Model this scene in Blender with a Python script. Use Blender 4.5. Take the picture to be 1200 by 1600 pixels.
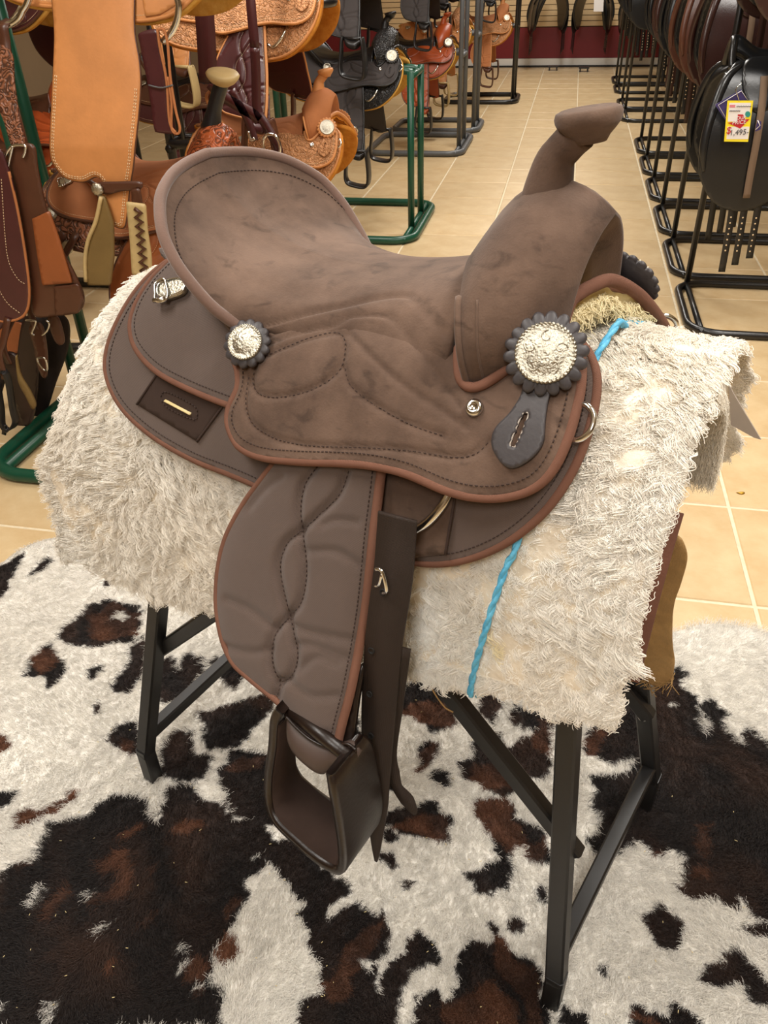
import bpy, bmesh, math, random
import numpy as np
from mathutils import Vector, Matrix, Euler
from mathutils.geometry import delaunay_2d_cdt

for o in list(bpy.data.objects):
    bpy.data.objects.remove(o, do_unlink=True)
scene = bpy.context.scene
COL = scene.collection
random.seed(7)
RNG = np.random.default_rng(11)

# ------------------------------------------------------------------ camera
FPX, CAMH = 1240.0, 1.36                    # focal length in pixels of the 1200x1600 frame, camera height
PITCH = math.atan(866 / FPX)
YAW = math.atan2(337.4, math.hypot(FPX, 866))
ROLL = math.radians(1.8)
AHEAD = np.array([-math.sin(YAW), math.cos(YAW), 0.0])
RIGHT = np.array([math.cos(YAW), math.sin(YAW), 0.0])
UP = np.array([0.0, 0.0, 1.0])
FWD = AHEAD * math.cos(PITCH) - UP * math.sin(PITCH)
CUP = AHEAD * math.sin(PITCH) + UP * math.cos(PITCH)
CAM = np.array([0.0, 0.0, CAMH])
IMX = RIGHT * math.cos(ROLL) - CUP * math.sin(ROLL)
IMY = RIGHT * math.sin(ROLL) + CUP * math.cos(ROLL)
cam_data = bpy.data.cameras.new('camera')
cam_data.sensor_fit = 'VERTICAL'
cam_data.sensor_height = 24.0
cam_data.lens = FPX / 1600.0 * 24.0
cam_data.clip_start = 0.02
cam = bpy.data.objects.new('camera', cam_data)
COL.objects.link(cam)
cam.matrix_world = Matrix(((IMX[0], IMY[0], -FWD[0], 0), (IMX[1], IMY[1], -FWD[1], 0),
                           (IMX[2], IMY[2], -FWD[2], CAMH), (0, 0, 0, 1)))
scene.camera = cam
# ------------------------------------------------------------------ light: the shop's ceiling fluorescents, all above the frame; the rest is bounce inside the closed room
world = bpy.data.worlds.new('shop_world')
scene.world = world
world.use_nodes = True
world.node_tree.nodes['Background'].inputs[0].default_value = (0, 0, 0, 1)
world.node_tree.nodes['Background'].inputs[1].default_value = 0.0
for li, (lx, ly, pw) in enumerate([(-1.3, 0.6, 34), (0.9, 0.6, 34), (-1.3, 3.0, 38), (0.9, 3.0, 38), (-0.3, 5.6, 42),
                                   (-0.2, 8.4, 42), (-0.2, 11.2, 42), (-0.2, -1.4, 38)]):
    ld = bpy.data.lights.new('ceiling_fluorescent', 'AREA')
    ld.shape = 'RECTANGLE'; ld.size = 0.6; ld.size_y = 1.2
    ld.energy = pw; ld.color = (1.0, 0.965, 0.91)
    lo = bpy.data.objects.new('ceiling_fluorescent_%d_offscreen' % (li + 1), ld)
    lo.location = (lx, ly, 2.82)
    COL.objects.link(lo)
scene.view_settings.view_transform = 'Standard'
scene.view_settings.look = 'None'
scene.view_settings.exposure = 0.42
scene.view_settings.gamma = 1.0
scene.view_settings.use_curve_mapping = False

# ------------------------------------------------------------------ pixel -> ray helpers (a pixel gives a direction; surfaces give the distance)
def ray(u, v):
    return FWD + IMX * ((u - 600) / FPX) - IMY * ((v - 800) / FPX)
def project(P):
    d = np.asarray(P, float) - CAM
    z = d @ FWD
    return np.stack([600 + FPX * (d @ IMX) / z, 800 - FPX * (d @ IMY) / z], -1)
def on_floor(u, v, z=0.0):
    d = ray(u, v)
    return CAM + d * ((z - CAMH) / d[2])
def on_depth(u, v, Y):
    d = ray(u, v)
    return CAM + d * (Y / d[1])

# frame of the saddle and its stand: x to the horn, y to the far side, z up
ANG = math.radians(-20.5)
EX = np.array([math.cos(ANG), math.sin(ANG), 0]); EY = np.array([-math.sin(ANG), math.cos(ANG), 0])
ORG = (on_floor(240, 1220) + on_floor(1008, 1262)) / 2
ORG[2] = 0
def s2w(P):
    P = np.asarray(P, float)
    return ORG + P[..., 0:1] * EX + P[..., 1:2] * EY + P[..., 2:3] * UP
def w2s(W):
    d = np.asarray(W, float) - ORG
    return np.stack([d @ EX, d @ EY, d[..., 2]], -1)
CS = w2s(CAM)
def sray(u, v):
    d = ray(u, v)
    return np.array([d @ EX, d @ EY, d[2]])
def spx(P):
    return project(s2w(P))
def at_y(u, v, y):
    d = sray(u, v)
    return CS + d * ((y - CS[1]) / d[1])

# ------------------------------------------------------------------ materials
def lin(c):
    return tuple(((x / 255) / 12.92 if x / 255 <= 0.04045 else ((x / 255 + 0.055) / 1.055) ** 2.4) for x in c)
MATS = {}
def mat(name, rgb, rough=0.6, metal=0.0, var=0.0, vscale=8.0, rgb2=None, bump=0.0, bscale=200.0, sheen=0.0,
        spec=0.5, coat=0.0, attr=None, objvar=0.0, weave=0.0, tooled=0.0, smudge=0.0, dye=0.22):
    """procedural principled material; rgb in sRGB 0..255, var = mottling towards rgb2, bump = fine relief"""
    if name in MATS:
        return MATS[name]
    m = bpy.data.materials.new(name)
    m.use_nodes = True
    nt = m.node_tree; N = nt.nodes; L = nt.links
    b = N['Principled BSDF']
    b.inputs['Roughness'].default_value = rough
    b.inputs['Metallic'].default_value = metal
    b.inputs['Specular IOR Level'].default_value = spec
    if sheen:
        b.inputs['Sheen Weight'].default_value = sheen
        b.inputs['Sheen Roughness'].default_value = 0.5
    if coat:
        b.inputs['Coat Weight'].default_value = coat
        b.inputs['Coat Roughness'].default_value = 0.15
    c1 = lin(rgb) + (1,)
    b.inputs['Base Color'].default_value = c1
    tc = N.new('ShaderNodeTexCoord')
    src = None
    if attr:
        a = N.new('ShaderNodeAttribute'); a.attribute_name = attr
        src = a.outputs['Color']
    if var > 0 or rgb2:
        nz = N.new('ShaderNodeTexNoise'); nz.inputs['Scale'].default_value = vscale
        nz.inputs['Detail'].default_value = 6; nz.inputs['Roughness'].default_value = 0.65
        L.new(tc.outputs['Object'], nz.inputs['Vector'])
        rp = N.new('ShaderNodeValToRGB')
        rp.color_ramp.elements[0].position = 0.35; rp.color_ramp.elements[1].position = 0.68
        L.new(nz.outputs['Fac'], rp.inputs['Fac'])
        if src is None:
            c2 = lin(rgb2) if rgb2 else tuple(x * (1 - var) for x in c1[:3])
            rp.color_ramp.elements[0].color = tuple(c2) + (1,)
            rp.color_ramp.elements[1].color = c1
            src = rp.outputs['Color']
        else:
            rp.color_ramp.elements[0].color = (1 - var,) * 3 + (1,)
            rp.color_ramp.elements[1].color = (1, 1, 1, 1)
            mx = N.new('ShaderNodeMixRGB'); mx.blend_type = 'MULTIPLY'; mx.inputs[0].default_value = 1
            L.new(src, mx.inputs[1]); L.new(rp.outputs['Color'], mx.inputs[2]); src = mx.outputs[0]
    if smudge:
        # brushed nap: streaky darker strokes
        mp = N.new('ShaderNodeMapping'); mp.inputs['Scale'].default_value = (1.0, 1.0, 2.2); mp.inputs['Rotation'].default_value = (0.3, 0.5, 0.2)
        L.new(tc.outputs['Object'], mp.inputs['Vector'])
        nz = N.new('ShaderNodeTexNoise'); nz.inputs['Scale'].default_value = 26; nz.inputs['Detail'].default_value = 4; nz.inputs['Distortion'].default_value = 0.6
        L.new(mp.outputs[0], nz.inputs['Vector'])
        mr = N.new('ShaderNodeMapRange'); mr.inputs['From Min'].default_value = 0.58; mr.inputs['From Max'].default_value = 0.70
        mr.inputs['To Min'].default_value = 1.0; mr.inputs['To Max'].default_value = 1 - smudge
        L.new(nz.outputs['Fac'], mr.inputs['Value'])
        mx = N.new('ShaderNodeMixRGB'); mx.blend_type = 'MULTIPLY'; mx.inputs[0].default_value = 1
        L.new(src, mx.inputs[1]); L.new(mr.outputs[0], mx.inputs[2]); src = mx.outputs[0]
    if objvar:
        oi = N.new('ShaderNodeObjectInfo')
        mr = N.new('ShaderNodeMapRange'); mr.inputs['To Min'].default_value = 1 - objvar; mr.inputs['To Max'].default_value = 1 + objvar
        L.new(oi.outputs['Random'], mr.inputs['Value'])
        mx = N.new('ShaderNodeMixRGB'); mx.blend_type = 'MULTIPLY'; mx.inputs[0].default_value = 1
        if src is None:
            mx.inputs[1].default_value = c1
        else:
            L.new(src, mx.inputs[1])
        L.new(mr.outputs[0], mx.inputs[2]); src = mx.outputs[0]
    hs = []
    if bump:
        n2 = N.new('ShaderNodeTexNoise'); n2.inputs['Scale'].default_value = bscale; n2.inputs['Detail'].default_value = 3
        L.new(tc.outputs['Object'], n2.inputs['Vector']); hs.append((n2.outputs['Fac'], bump))
    if weave:
        for ax in ('X', 'Z'):
            w = N.new('ShaderNodeTexWave'); w.bands_direction = ax; w.inputs['Scale'].default_value = weave
            w.inputs['Distortion'].default_value = 0.3
            L.new(tc.outputs['Object'], w.inputs['Vector']); hs.append((w.outputs['Fac'], 0.35))
    if tooled:
        # carved scroll relief with a darkened ground
        nw = N.new('ShaderNodeTexNoise'); nw.inputs['Scale'].default_value = tooled * 0.35
        L.new(tc.outputs['Object'], nw.inputs['Vector'])
        mxv = N.new('ShaderNodeMixRGB'); mxv.inputs[0].default_value = 0.09
        L.new(tc.outputs['Object'], mxv.inputs[1]); L.new(nw.outputs['Color'], mxv.inputs[2])
        vo = N.new('ShaderNodeTexVoronoi'); vo.feature = 'F1'; vo.inputs['Scale'].default_value = tooled
        L.new(mxv.outputs[0], vo.inputs['Vector'])
        mm = N.new('ShaderNodeMath'); mm.operation = 'MULTIPLY'; mm.inputs[1].default_value = 15.0
        L.new(vo.outputs['Distance'], mm.inputs[0])
        sn = N.new('ShaderNodeMath'); sn.operation = 'SINE'; L.new(mm.outputs[0], sn.inputs[0])
        mr = N.new('ShaderNodeMapRange'); mr.inputs['From Min'].default_value = -1.0; mr.inputs['From Max'].default_value = -0.1
        mr.inputs['To Min'].default_value = dye; mr.inputs['To Max'].default_value = 1.0
        L.new(sn.outputs[0], mr.inputs['Value'])
        mx = N.new('ShaderNodeMixRGB'); mx.blend_type = 'MULTIPLY'; mx.inputs[0].default_value = 1
        if src is None:
            mx.inputs[1].default_value = c1
        else:
            L.new(src, mx.inputs[1])
        L.new(mr.outputs[0], mx.inputs[2]); src = mx.outputs[0]
        hs.append((sn.outputs[0], 1.0))
    if src is not None:
        L.new(src, b.inputs['Base Color'])
    prev = None
    for (h, st) in hs:
        bp = N.new('ShaderNodeBump'); bp.inputs['Strength'].default_value = st; bp.inputs['Distance'].default_value = 0.002
        L.new(h, bp.inputs['Height'])
        if prev:
            L.new(prev.outputs[0], bp.inputs['Normal'])
        prev = bp
    if prev:
        L.new(prev.outputs[0], b.inputs['Normal'])
    MATS[name] = m
    return m

# ------------------------------------------------------------------ object helpers
def tag(o, label, cat=None, group=None, kind=None):
    if label: o['label'] = label
    if cat: o['category'] = cat
    if group: o['group'] = group
    if kind: o['kind'] = kind
    return o
def mesh_obj(name, verts, faces, m, parent=None, smooth=True, loc=None):
    me = bpy.data.meshes.new(name)
    me.from_pydata([tuple(map(float, v)) for v in verts], [], [tuple(map(int, f)) for f in faces])
    me.validate()
    if smooth:
        me.polygons.foreach_set('use_smooth', [True] * len(me.polygons))
    me.update()
    if m: me.materials.append(m)
    o = bpy.data.objects.new(name, me)
    COL.objects.link(o)
    if parent is not None:
        o.parent = parent
    if loc is not None:
        o.location = loc
    return o
def empty(name, loc=(0, 0, 0), rz=0.0):
    o = bpy.data.objects.new(name, None)
    o.location = tuple(map(float, loc)); o.rotation_euler = (0, 0, rz)
    o.empty_display_size = 0.05
    COL.objects.link(o)
    return o
def copy_tree(o, parent=None):
    c = o.copy(); COL.objects.link(c)
    if parent is not None:
        c.parent = parent
    for ch in o.children:
        copy_tree(ch, c)
    return c

class MB:
    """collects primitive shapes into one mesh"""
    def __init__(s): s.v = []; s.f = []
    def add(s, v, f):
        b = len(s.v)
        s.v.extend([tuple(map(float, p)) for p in v]); s.f.extend([tuple(i + b for i in q) for q in f])
        return s
    def build(s, name, m, parent=None, smooth=True):
        return mesh_obj(name, s.v, s.f, m, parent, smooth)

def frames(path, closed=False, up=(0, 0, 1)):
    P = np.asarray(path, float)
    n = len(P)
    T = np.zeros_like(P)
    for i in range(n):
        a = P[(i - 1) % n] if (closed or i > 0) else P[i]
        b = P[(i + 1) % n] if (closed or i < n - 1) else P[i]
        d = b - a; T[i] = d / (np.linalg.norm(d) + 1e-12)
    U = np.zeros_like(P); ref = np.asarray(up, float)
    if abs(ref @ T[0]) > 0.95: ref = np.array([1.0, 0, 0])
    for i in range(n):
        u = ref - T[i] * (ref @ T[i]); u /= np.linalg.norm(u) + 1e-12
        U[i] = u; ref = u
    return P, T, U, np.cross(T, U)
def tube(path, r, seg=8, closed=False, cap=True, flat=1.0, up=(0, 0, 1)):
    """round (or flattened) tube along a path; r may be a list"""
    P, T, U, W = frames(path, closed, up)
    n = len(P)
    R = np.full(n, r) if np.isscalar(r) else np.asarray(r)
    v = []
    for i in range(n):
        for k in range(seg):
            a = 2 * math.pi * k / seg
            v.append(P[i] + R[i] * (math.cos(a) * W[i] + flat * math.sin(a) * U[i]))
    f = []
    for i in range(n if closed else n - 1):
        for k in range(seg):
            a, b = i * seg + k, i * seg + (k + 1) % seg
            c, d = ((i + 1) % n) * seg + (k + 1) % seg, ((i + 1) % n) * seg + k
            f.append((a, b, c, d))
    if cap and not closed:
        f.append(tuple(range(seg))[::-1]); f.append(tuple(range((n - 1) * seg, n * seg)))
    return v, f
def strip(path, width, thick, up=(0, 0, 1), wdir=None, closed=False):
    """flat strap along a path: width lies along wdir (or sideways to up)"""
    P, T, U, W = frames(path, closed, up)
    n = len(P); v = []
    wd = np.full(n, width) if np.isscalar(width) else np.asarray(width)
    for i in range(n):
        if wdir is not None:
            w = np.asarray(wdir[i] if np.ndim(wdir) > 1 else wdir, float); w = w - T[i] * (w @ T[i]); w /= np.linalg.norm(w) + 1e-12
            u = np.cross(w, T[i])
        else:
            w, u = W[i], U[i]
        e = thick * 0.3
        for (a, b) in ((-1, -1), (1, -1), (1, 1), (-1, 1)):
            v.append(P[i] + w * a * wd[i] / 2 + u * b * thick / 2)
    f = []
    for i in range(n if closed else n - 1):
        j = (i + 1) % n
        for k in range(4):
            f.append((i * 4 + k, i * 4 + (k + 1) % 4, j * 4 + (k + 1) % 4, j * 4 + k))
    if not closed:
        f.append((3, 2, 1, 0)); f.append(tuple((n - 1) * 4 + k for k in range(4)))
    return v, f
def beam(a, b, w, h, up=(0, 0, 1), bev=0.003):
    """square steel tube from a to b with bevelled edges"""
    a = np.asarray(a, float); b = np.asarray(b, float)
    P, T, U, W = frames([a, b], False, up)
    pr = []
    x, y = w / 2, h / 2
    for (sx, sy) in ((1, 1), (-1, 1), (-1, -1), (1, -1)):
        if sx * sy > 0:
            pr += [(sx * x, sy * (y - bev)), (sx * (x - bev), sy * y)]
        else:
            pr += [(sx * (x - bev), sy * y), (sx * x, sy * (y - bev))]
    v = [P[i] + W[i] * p[0] + U[i] * p[1] for i in range(2) for p in pr]
    f = [(k, (k + 1) % 8, 8 + (k + 1) % 8, 8 + k) for k in range(8)]
    f += [tuple(range(8))[::-1], tuple(range(8, 16))]
    return v, f
def box(c, s):
    c = np.asarray(c, float); s = np.asarray(s, float) / 2
    v = [c + s * np.array((x, y, z)) for x in (-1, 1) for y in (-1, 1) for z in (-1, 1)]
    f = [(0, 1, 3, 2), (4, 6, 7, 5), (0, 4, 5, 1), (2, 3, 7, 6), (0, 2, 6, 4), (1, 5, 7, 3)]
    return v, f
def lathe(c, axis, prof, seg=24, scallop=0, sdepth=0.0):
    """profile of (radius, height) turned about axis at c; scallop = number of petals"""
    c = np.asarray(c, float); ax = np.asarray(axis, float); ax = ax / np.linalg.norm(ax)
    ref = np.array([0, 0, 1.0]) if abs(ax[2]) < 0.9 else np.array([1.0, 0, 0])
    u = np.cross(ref, ax); u /= np.linalg.norm(u); w = np.cross(ax, u)
    v = []; f = []
    for (r, h) in prof:
        for k in range(seg):
            a = 2 * math.pi * k / seg
            rr = r * (1 + sdepth * (abs(math.sin(a * scallop / 2)) ** 0.6 - 0.7)) if scallop else r
            v.append(c + ax * h + rr * (math.cos(a) * u + math.sin(a) * w))
    n = len(prof)
    for i in range(n - 1):
        for k in range(seg):
            f.append((i * seg + k, i * seg + (k + 1) % seg, (i + 1) * seg + (k + 1) % seg, (i + 1) * seg + k))
    f.append(tuple(range(seg))[::-1]); f.append(tuple(range((n - 1) * seg, n * seg)))
    return v, f
def grid_faces(nu, nv, wrap_u=False, wrap_v=False):
    f = []
    for i in range(nu if wrap_u else nu - 1):
        for j in range(nv if wrap_v else nv - 1):
            a, b = i * nv + j, i * nv + (j + 1) % nv
            c, d = ((i + 1) % nu) * nv + (j + 1) % nv, ((i + 1) % nu) * nv + j
            f.append((a, b, c, d))
    return f
def catmull(pts, n=8, closed=False):
    P = np.asarray(pts, float); m = len(P); out = []
    for i in range(m if closed else m - 1):
        p0 = P[(i - 1) % m] if (closed or i > 0) else 2 * P[i] - P[i + 1]
        p1, p2 = P[i], P[(i + 1) % m]
        p3 = P[(i + 2) % m] if (closed or i < m - 2) else 2 * P[i + 1] - P[i]
        for k in range(n):
            t = k / n
            out.append(0.5 * ((2 * p1) + (-p0 + p2) * t + (2 * p0 - 5 * p1 + 4 * p2 - p3) * t * t + (-p0 + 3 * p1 - 3 * p2 + p3) * t ** 3))
    if not closed: out.append(P[-1])
    return np.array(out)
def resample(P, step, closed=False):
    P = np.asarray(P, float)
    Q = np.vstack([P, P[:1]]) if closed else P
    d = np.r_[0, np.cumsum(np.linalg.norm(np.diff(Q, axis=0), axis=1))]
    n = max(2, int(round(d[-1] / step)) + 1)
    t = np.linspace(0, d[-1], n)
    R = np.stack([np.interp(t, d, Q[:, k]) for k in range(Q.shape[1])], 1)
    return R[:-1] if closed else R
def in_poly(pts, poly):
    pts = np.asarray(pts, float); poly = np.asarray(poly, float)
    x, y = pts[:, 0], pts[:, 1]
    res = np.zeros(len(pts), bool)
    bb = (x >= poly[:, 0].min()) & (x <= poly[:, 0].max()) & (y >= poly[:, 1].min()) & (y <= poly[:, 1].max())
    idx = np.nonzero(bb)[0]
    if len(idx) == 0: return res
    xx, yy = x[idx], y[idx]; r = np.zeros(len(idx), bool)
    j = len(poly) - 1
    for i in range(len(poly)):
        xi, yi = poly[i]; xj, yj = poly[j]
        if yi != yj:
            c = ((yi > yy) != (yj > yy)) & (xx < (xj - xi) * (yy - yi) / (yj - yi) + xi)
            r ^= c
        j = i
    res[idx] = r
    return res
def dist_poly(pts, line):
    pts = np.asarray(pts, float); best = np.full(len(pts), 1e9)
    for a, b in zip(line[:-1], line[1:]):
        a = np.asarray(a, float); b = np.asarray(b, float); d = b - a
        t = np.clip(((pts - a) @ d) / (d @ d + 1e-12), 0, 1)
        best = np.minimum(best, np.linalg.norm(pts - a - t[:, None] * d, axis=1))
    return best
def vnoise(p, scale, seed=0):
    """cheap smooth value noise, p (n,2or3) -> [-1,1]"""
    p = np.asarray(p, float) * scale
    i = np.floor(p).astype(np.int64); fr = p - i; fr = fr * fr * (3 - 2 * fr)
    dim = p.shape[1]; out = np.zeros(len(p))
    for c in range(2 ** dim):
        w = np.ones(len(p)); h = np.full(len(p), seed * 1013 + 17, np.int64)
        for k in range(dim):
            b = (c >> k) & 1
            w *= fr[:, k] if b else 1 - fr[:, k]
            h = h * 1000003 + (i[:, k] + b) * (7919 + 104729 * k)
        h = (h ^ (h >> 13)) * 1274126177 & 0x7fffffff
        h = (h ^ (h >> 11)) * 668265263 & 0x7fffffff
        out += w * ((h % 65536) / 32768.0 - 1)
    return out
def fill2d(boundary, step):
    """triangulate a closed 2d outline with an interior lattice"""
    B = resample(boundary, step, True)
    lo, hi = B.min(0), B.max(0)
    gx, gy = np.meshgrid(np.arange(lo[0], hi[0], step), np.arange(lo[1], hi[1], step * 0.87))
    gx[::2] += step / 2
    G = np.stack([gx.ravel(), gy.ravel()], 1)
    G = G[in_poly(G, B)]
    if len(G):
        G = G[dist_poly(G, np.vstack([B, B[:1]])) > step * 0.45]
    n = len(B)
    pts = [Vector((float(a), float(b))) for a, b in np.vstack([B, G])]
    r = delaunay_2d_cdt(pts, [(i, (i + 1) % n) for i in range(n)], [], 1, 1e-7)
    return np.array([(p.x, p.y) for p in r[0]]), [tuple(q) for q in r[2]]
def solid_sheet(V2, F, top, bot):
    """top/bot (n,3) point sets over the same triangulation -> closed thin solid"""
    n = len(V2); ec = {}
    for q in F:
        for a, b in zip(q, q[1:] + q[:1]):
            ec[(a, b)] = 1
    f = [q for q in F] + [tuple(i + n for i in q[::-1]) for q in F]
    for (a, b) in ec:
        if (b, a) not in ec:
            f.append((b, a, a + n, b + n))
    return np.vstack([top, bot]), f
def hair(name, pts, radius, m, parent=None, colors=None, tip=0.3):
    """pts (n,k,3) strands as a curves object"""
    n, k, _ = pts.shape
    cu = bpy.data.hair_curves.new(name)
    cu.add_curves([k] * n)
    cu.attributes['position'].data.foreach_set('vector', pts.astype(np.float32).ravel()) if 'position' in cu.attributes else None
    ra = cu.attributes.get('radius') or cu.attributes.new('radius', 'FLOAT', 'POINT')
    prof = np.linspace(1, tip, k)
    rr = (np.broadcast_to(np.asarray(radius).reshape(-1, 1), (n, k)) * prof).astype(np.float32)
    ra.data.foreach_set('value', rr.ravel())
    if colors is not None:
        ca = cu.attributes.new('col', 'FLOAT_COLOR', 'CURVE')
        ca.data.foreach_set('color', np.c_[colors, np.ones(n)].astype(np.float32).ravel())
    cu.materials.append(m)
    o = bpy.data.objects.new(name, cu)
    COL.objects.link(o)
    if parent is not None: o.parent = parent
    o['kind'] = 'stuff'
    return o
# ================================================================== the room
GROUT = mat('grout', (228, 214, 184), 0.9, var=0.2, vscale=30)
TILE = mat('beige_tile', (211, 188, 148), 0.34, rgb2=(196, 168, 125), vscale=7, bump=0.25, bscale=60, objvar=0.05, spec=0.45)
TX, TY, X0, Y0 = 0.478, 0.4475, 0.58, 1.648
floor = mesh_obj('floor', [(-7, -3.2, -0.003), (7, -3.2, -0.003), (7, 13.4, -0.003), (-7, 13.4, -0.003),
                           (-7, -3.2, -0.1), (7, -3.2, -0.1), (7, 13.4, -0.1), (-7, 13.4, -0.1)],
                 [(0, 1, 2, 3), (7, 6, 5, 4), (0, 4, 5, 1), (1, 5, 6, 2), (2, 6, 7, 3), (3, 7, 4, 0)], GROUT, smooth=False)
tag(floor, 'beige ceramic tile floor with pale grout joints', kind='structure')
def tile_mesh():
    hx, hy, g, b = TX / 2 - 0.0048, TY / 2 - 0.0048, 0.0, 0.003
    v = []
    for (ex, z) in ((0, -0.012), (0, -b), (b, 0.0)):
        v += [(-hx + ex, -hy + ex, z), (hx - ex, -hy + ex, z), (hx - ex, hy - ex, z), (-hx + ex, hy - ex, z)]
    f = [(i * 4 + k, i * 4 + (k + 1) % 4, (i + 1) * 4 + (k + 1) % 4, (i + 1) * 4 + k) for i in range(2) for k in range(4)]
    f += [(8, 9, 10, 11), (3, 2, 1, 0)]
    me = bpy.data.meshes.new('tile'); me.from_pydata(v, [], f); me.materials.append(TILE); me.update()
    return me
tm = tile_mesh()
tiles = []; rest = []
for i in range(-15, 13):
    for j in range(-11, 27):
        cx, cy = X0 + (i + 0.5) * TX, Y0 + (j + 0.5) * TY
        cs = project(np.array([(cx + a * TX / 2, cy + b * TY / 2, 0) for a in (-1, 0, 1) for b in (-1, 0, 1)]))
        ahead = (np.array((cx, cy, 0)) - CAM) @ FWD
        if cy > 13.25: continue
        if ahead < 0.3 or not ((cs[:, 0] > -60) & (cs[:, 0] < 1260) & (cs[:, 1] > -20) & (cs[:, 1] < 1700)).any() or (cy < 1.2 and -1.2 < cx < 1.0):      # out of view or under the cowhide
            rest.append((cx, cy)); continue
        sz = np.ptp(cs[:, 0]) * np.ptp(cs[:, 1])
        tiles.append((sz, cx, cy))
tiles.sort(reverse=True)
for (_, cx, cy) in tiles[:300]:
    t = bpy.data.objects.new('tile', tm); COL.objects.link(t); t.parent = floor
    t.location = (cx, cy, 0)
rm = MB(); tv = [tuple(v.co) for v in tm.vertices]; tf = [tuple(p.vertices) for p in tm.polygons]
for (cx, cy) in rest + [t_[1:] for t_ in tiles[300:]]:
    rm.add([(a + cx, b + cy, c) for a, b, c in tv], tf)
o = rm.build('tiles_beyond', TILE, floor, False); o['kind'] = 'stuff'
# back wall: slatwall boards above a dark red panel, white base strip
WY = 13.3
RED = mat('oxblood_paint', (120, 22, 30), 0.5, var=0.15, vscale=3)
SLAT = mat('maple_slatwall', (226, 196, 150), 0.5, var=0.1, vscale=4)
WHITE = mat('white_paint', (225, 222, 215), 0.5)
BLACKP = mat('black_rubber', (22, 21, 21), 0.6)
wall = MB().add(*box((0, WY + 0.1, 1.4), (14, 0.1, 2.9))).build('wall_back', mat('slat_groove', (96, 76, 52), 0.7), smooth=False)
tag(wall, 'back wall of the shop with maple slatwall over a dark red panel', kind='structure')
MB().add(*box((0, WY + 0.04, 0.30), (14, 0.03, 0.38))).build('red_panel', RED, wall, False)
z = 0.50
while z < 2.7:
    MB().add(*box((0, WY + 0.035, z + 0.031), (14, 0.04, 0.058))).build('slat', SLAT, wall, False)
    z += 0.066
bb = MB().add(*box((0, WY + 0.025, 0.065), (14, 0.05, 0.085))).build('baseboard_back', WHITE, None, False)
tag(bb, 'white painted baseboard along the red back wall', kind='structure')
bb2 = MB().add(*box((0, WY + 0.01, 0.011), (14, 0.08, 0.022))).build('trim_1', BLACKP, None, False)
tag(bb2, 'black rubber floor trim below the white baseboard', kind='structure')
DIMW = mat('shop_wall', (150, 128, 100), 0.8, var=0.1, vscale=2)
for (nm, x) in (('wall_left', -5.2), ('wall_right', 4.6)):
    w = MB().add(*box((x, 5.15, 1.4), (0.1, 16.6, 2.9))).build(nm, DIMW, None, False)
    tag(w, 'plain tan side wall of the shop behind the saddle racks', kind='structure')

w = MB().add(*box((-0.3, -3.15, 1.4), (10, 0.1, 2.9))).build('wall_front', DIMW, None, False)
tag(w, 'plain tan front wall of the shop behind the photographer', kind='structure')
w = MB().add(*box((-0.3, 5.15, 2.90), (10.2, 16.9, 0.1))).build('ceiling', mat('ceiling_white', (232, 228, 220), 0.9), None, False)
tag(w, 'flat white ceiling of the shop', kind='structure')
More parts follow.
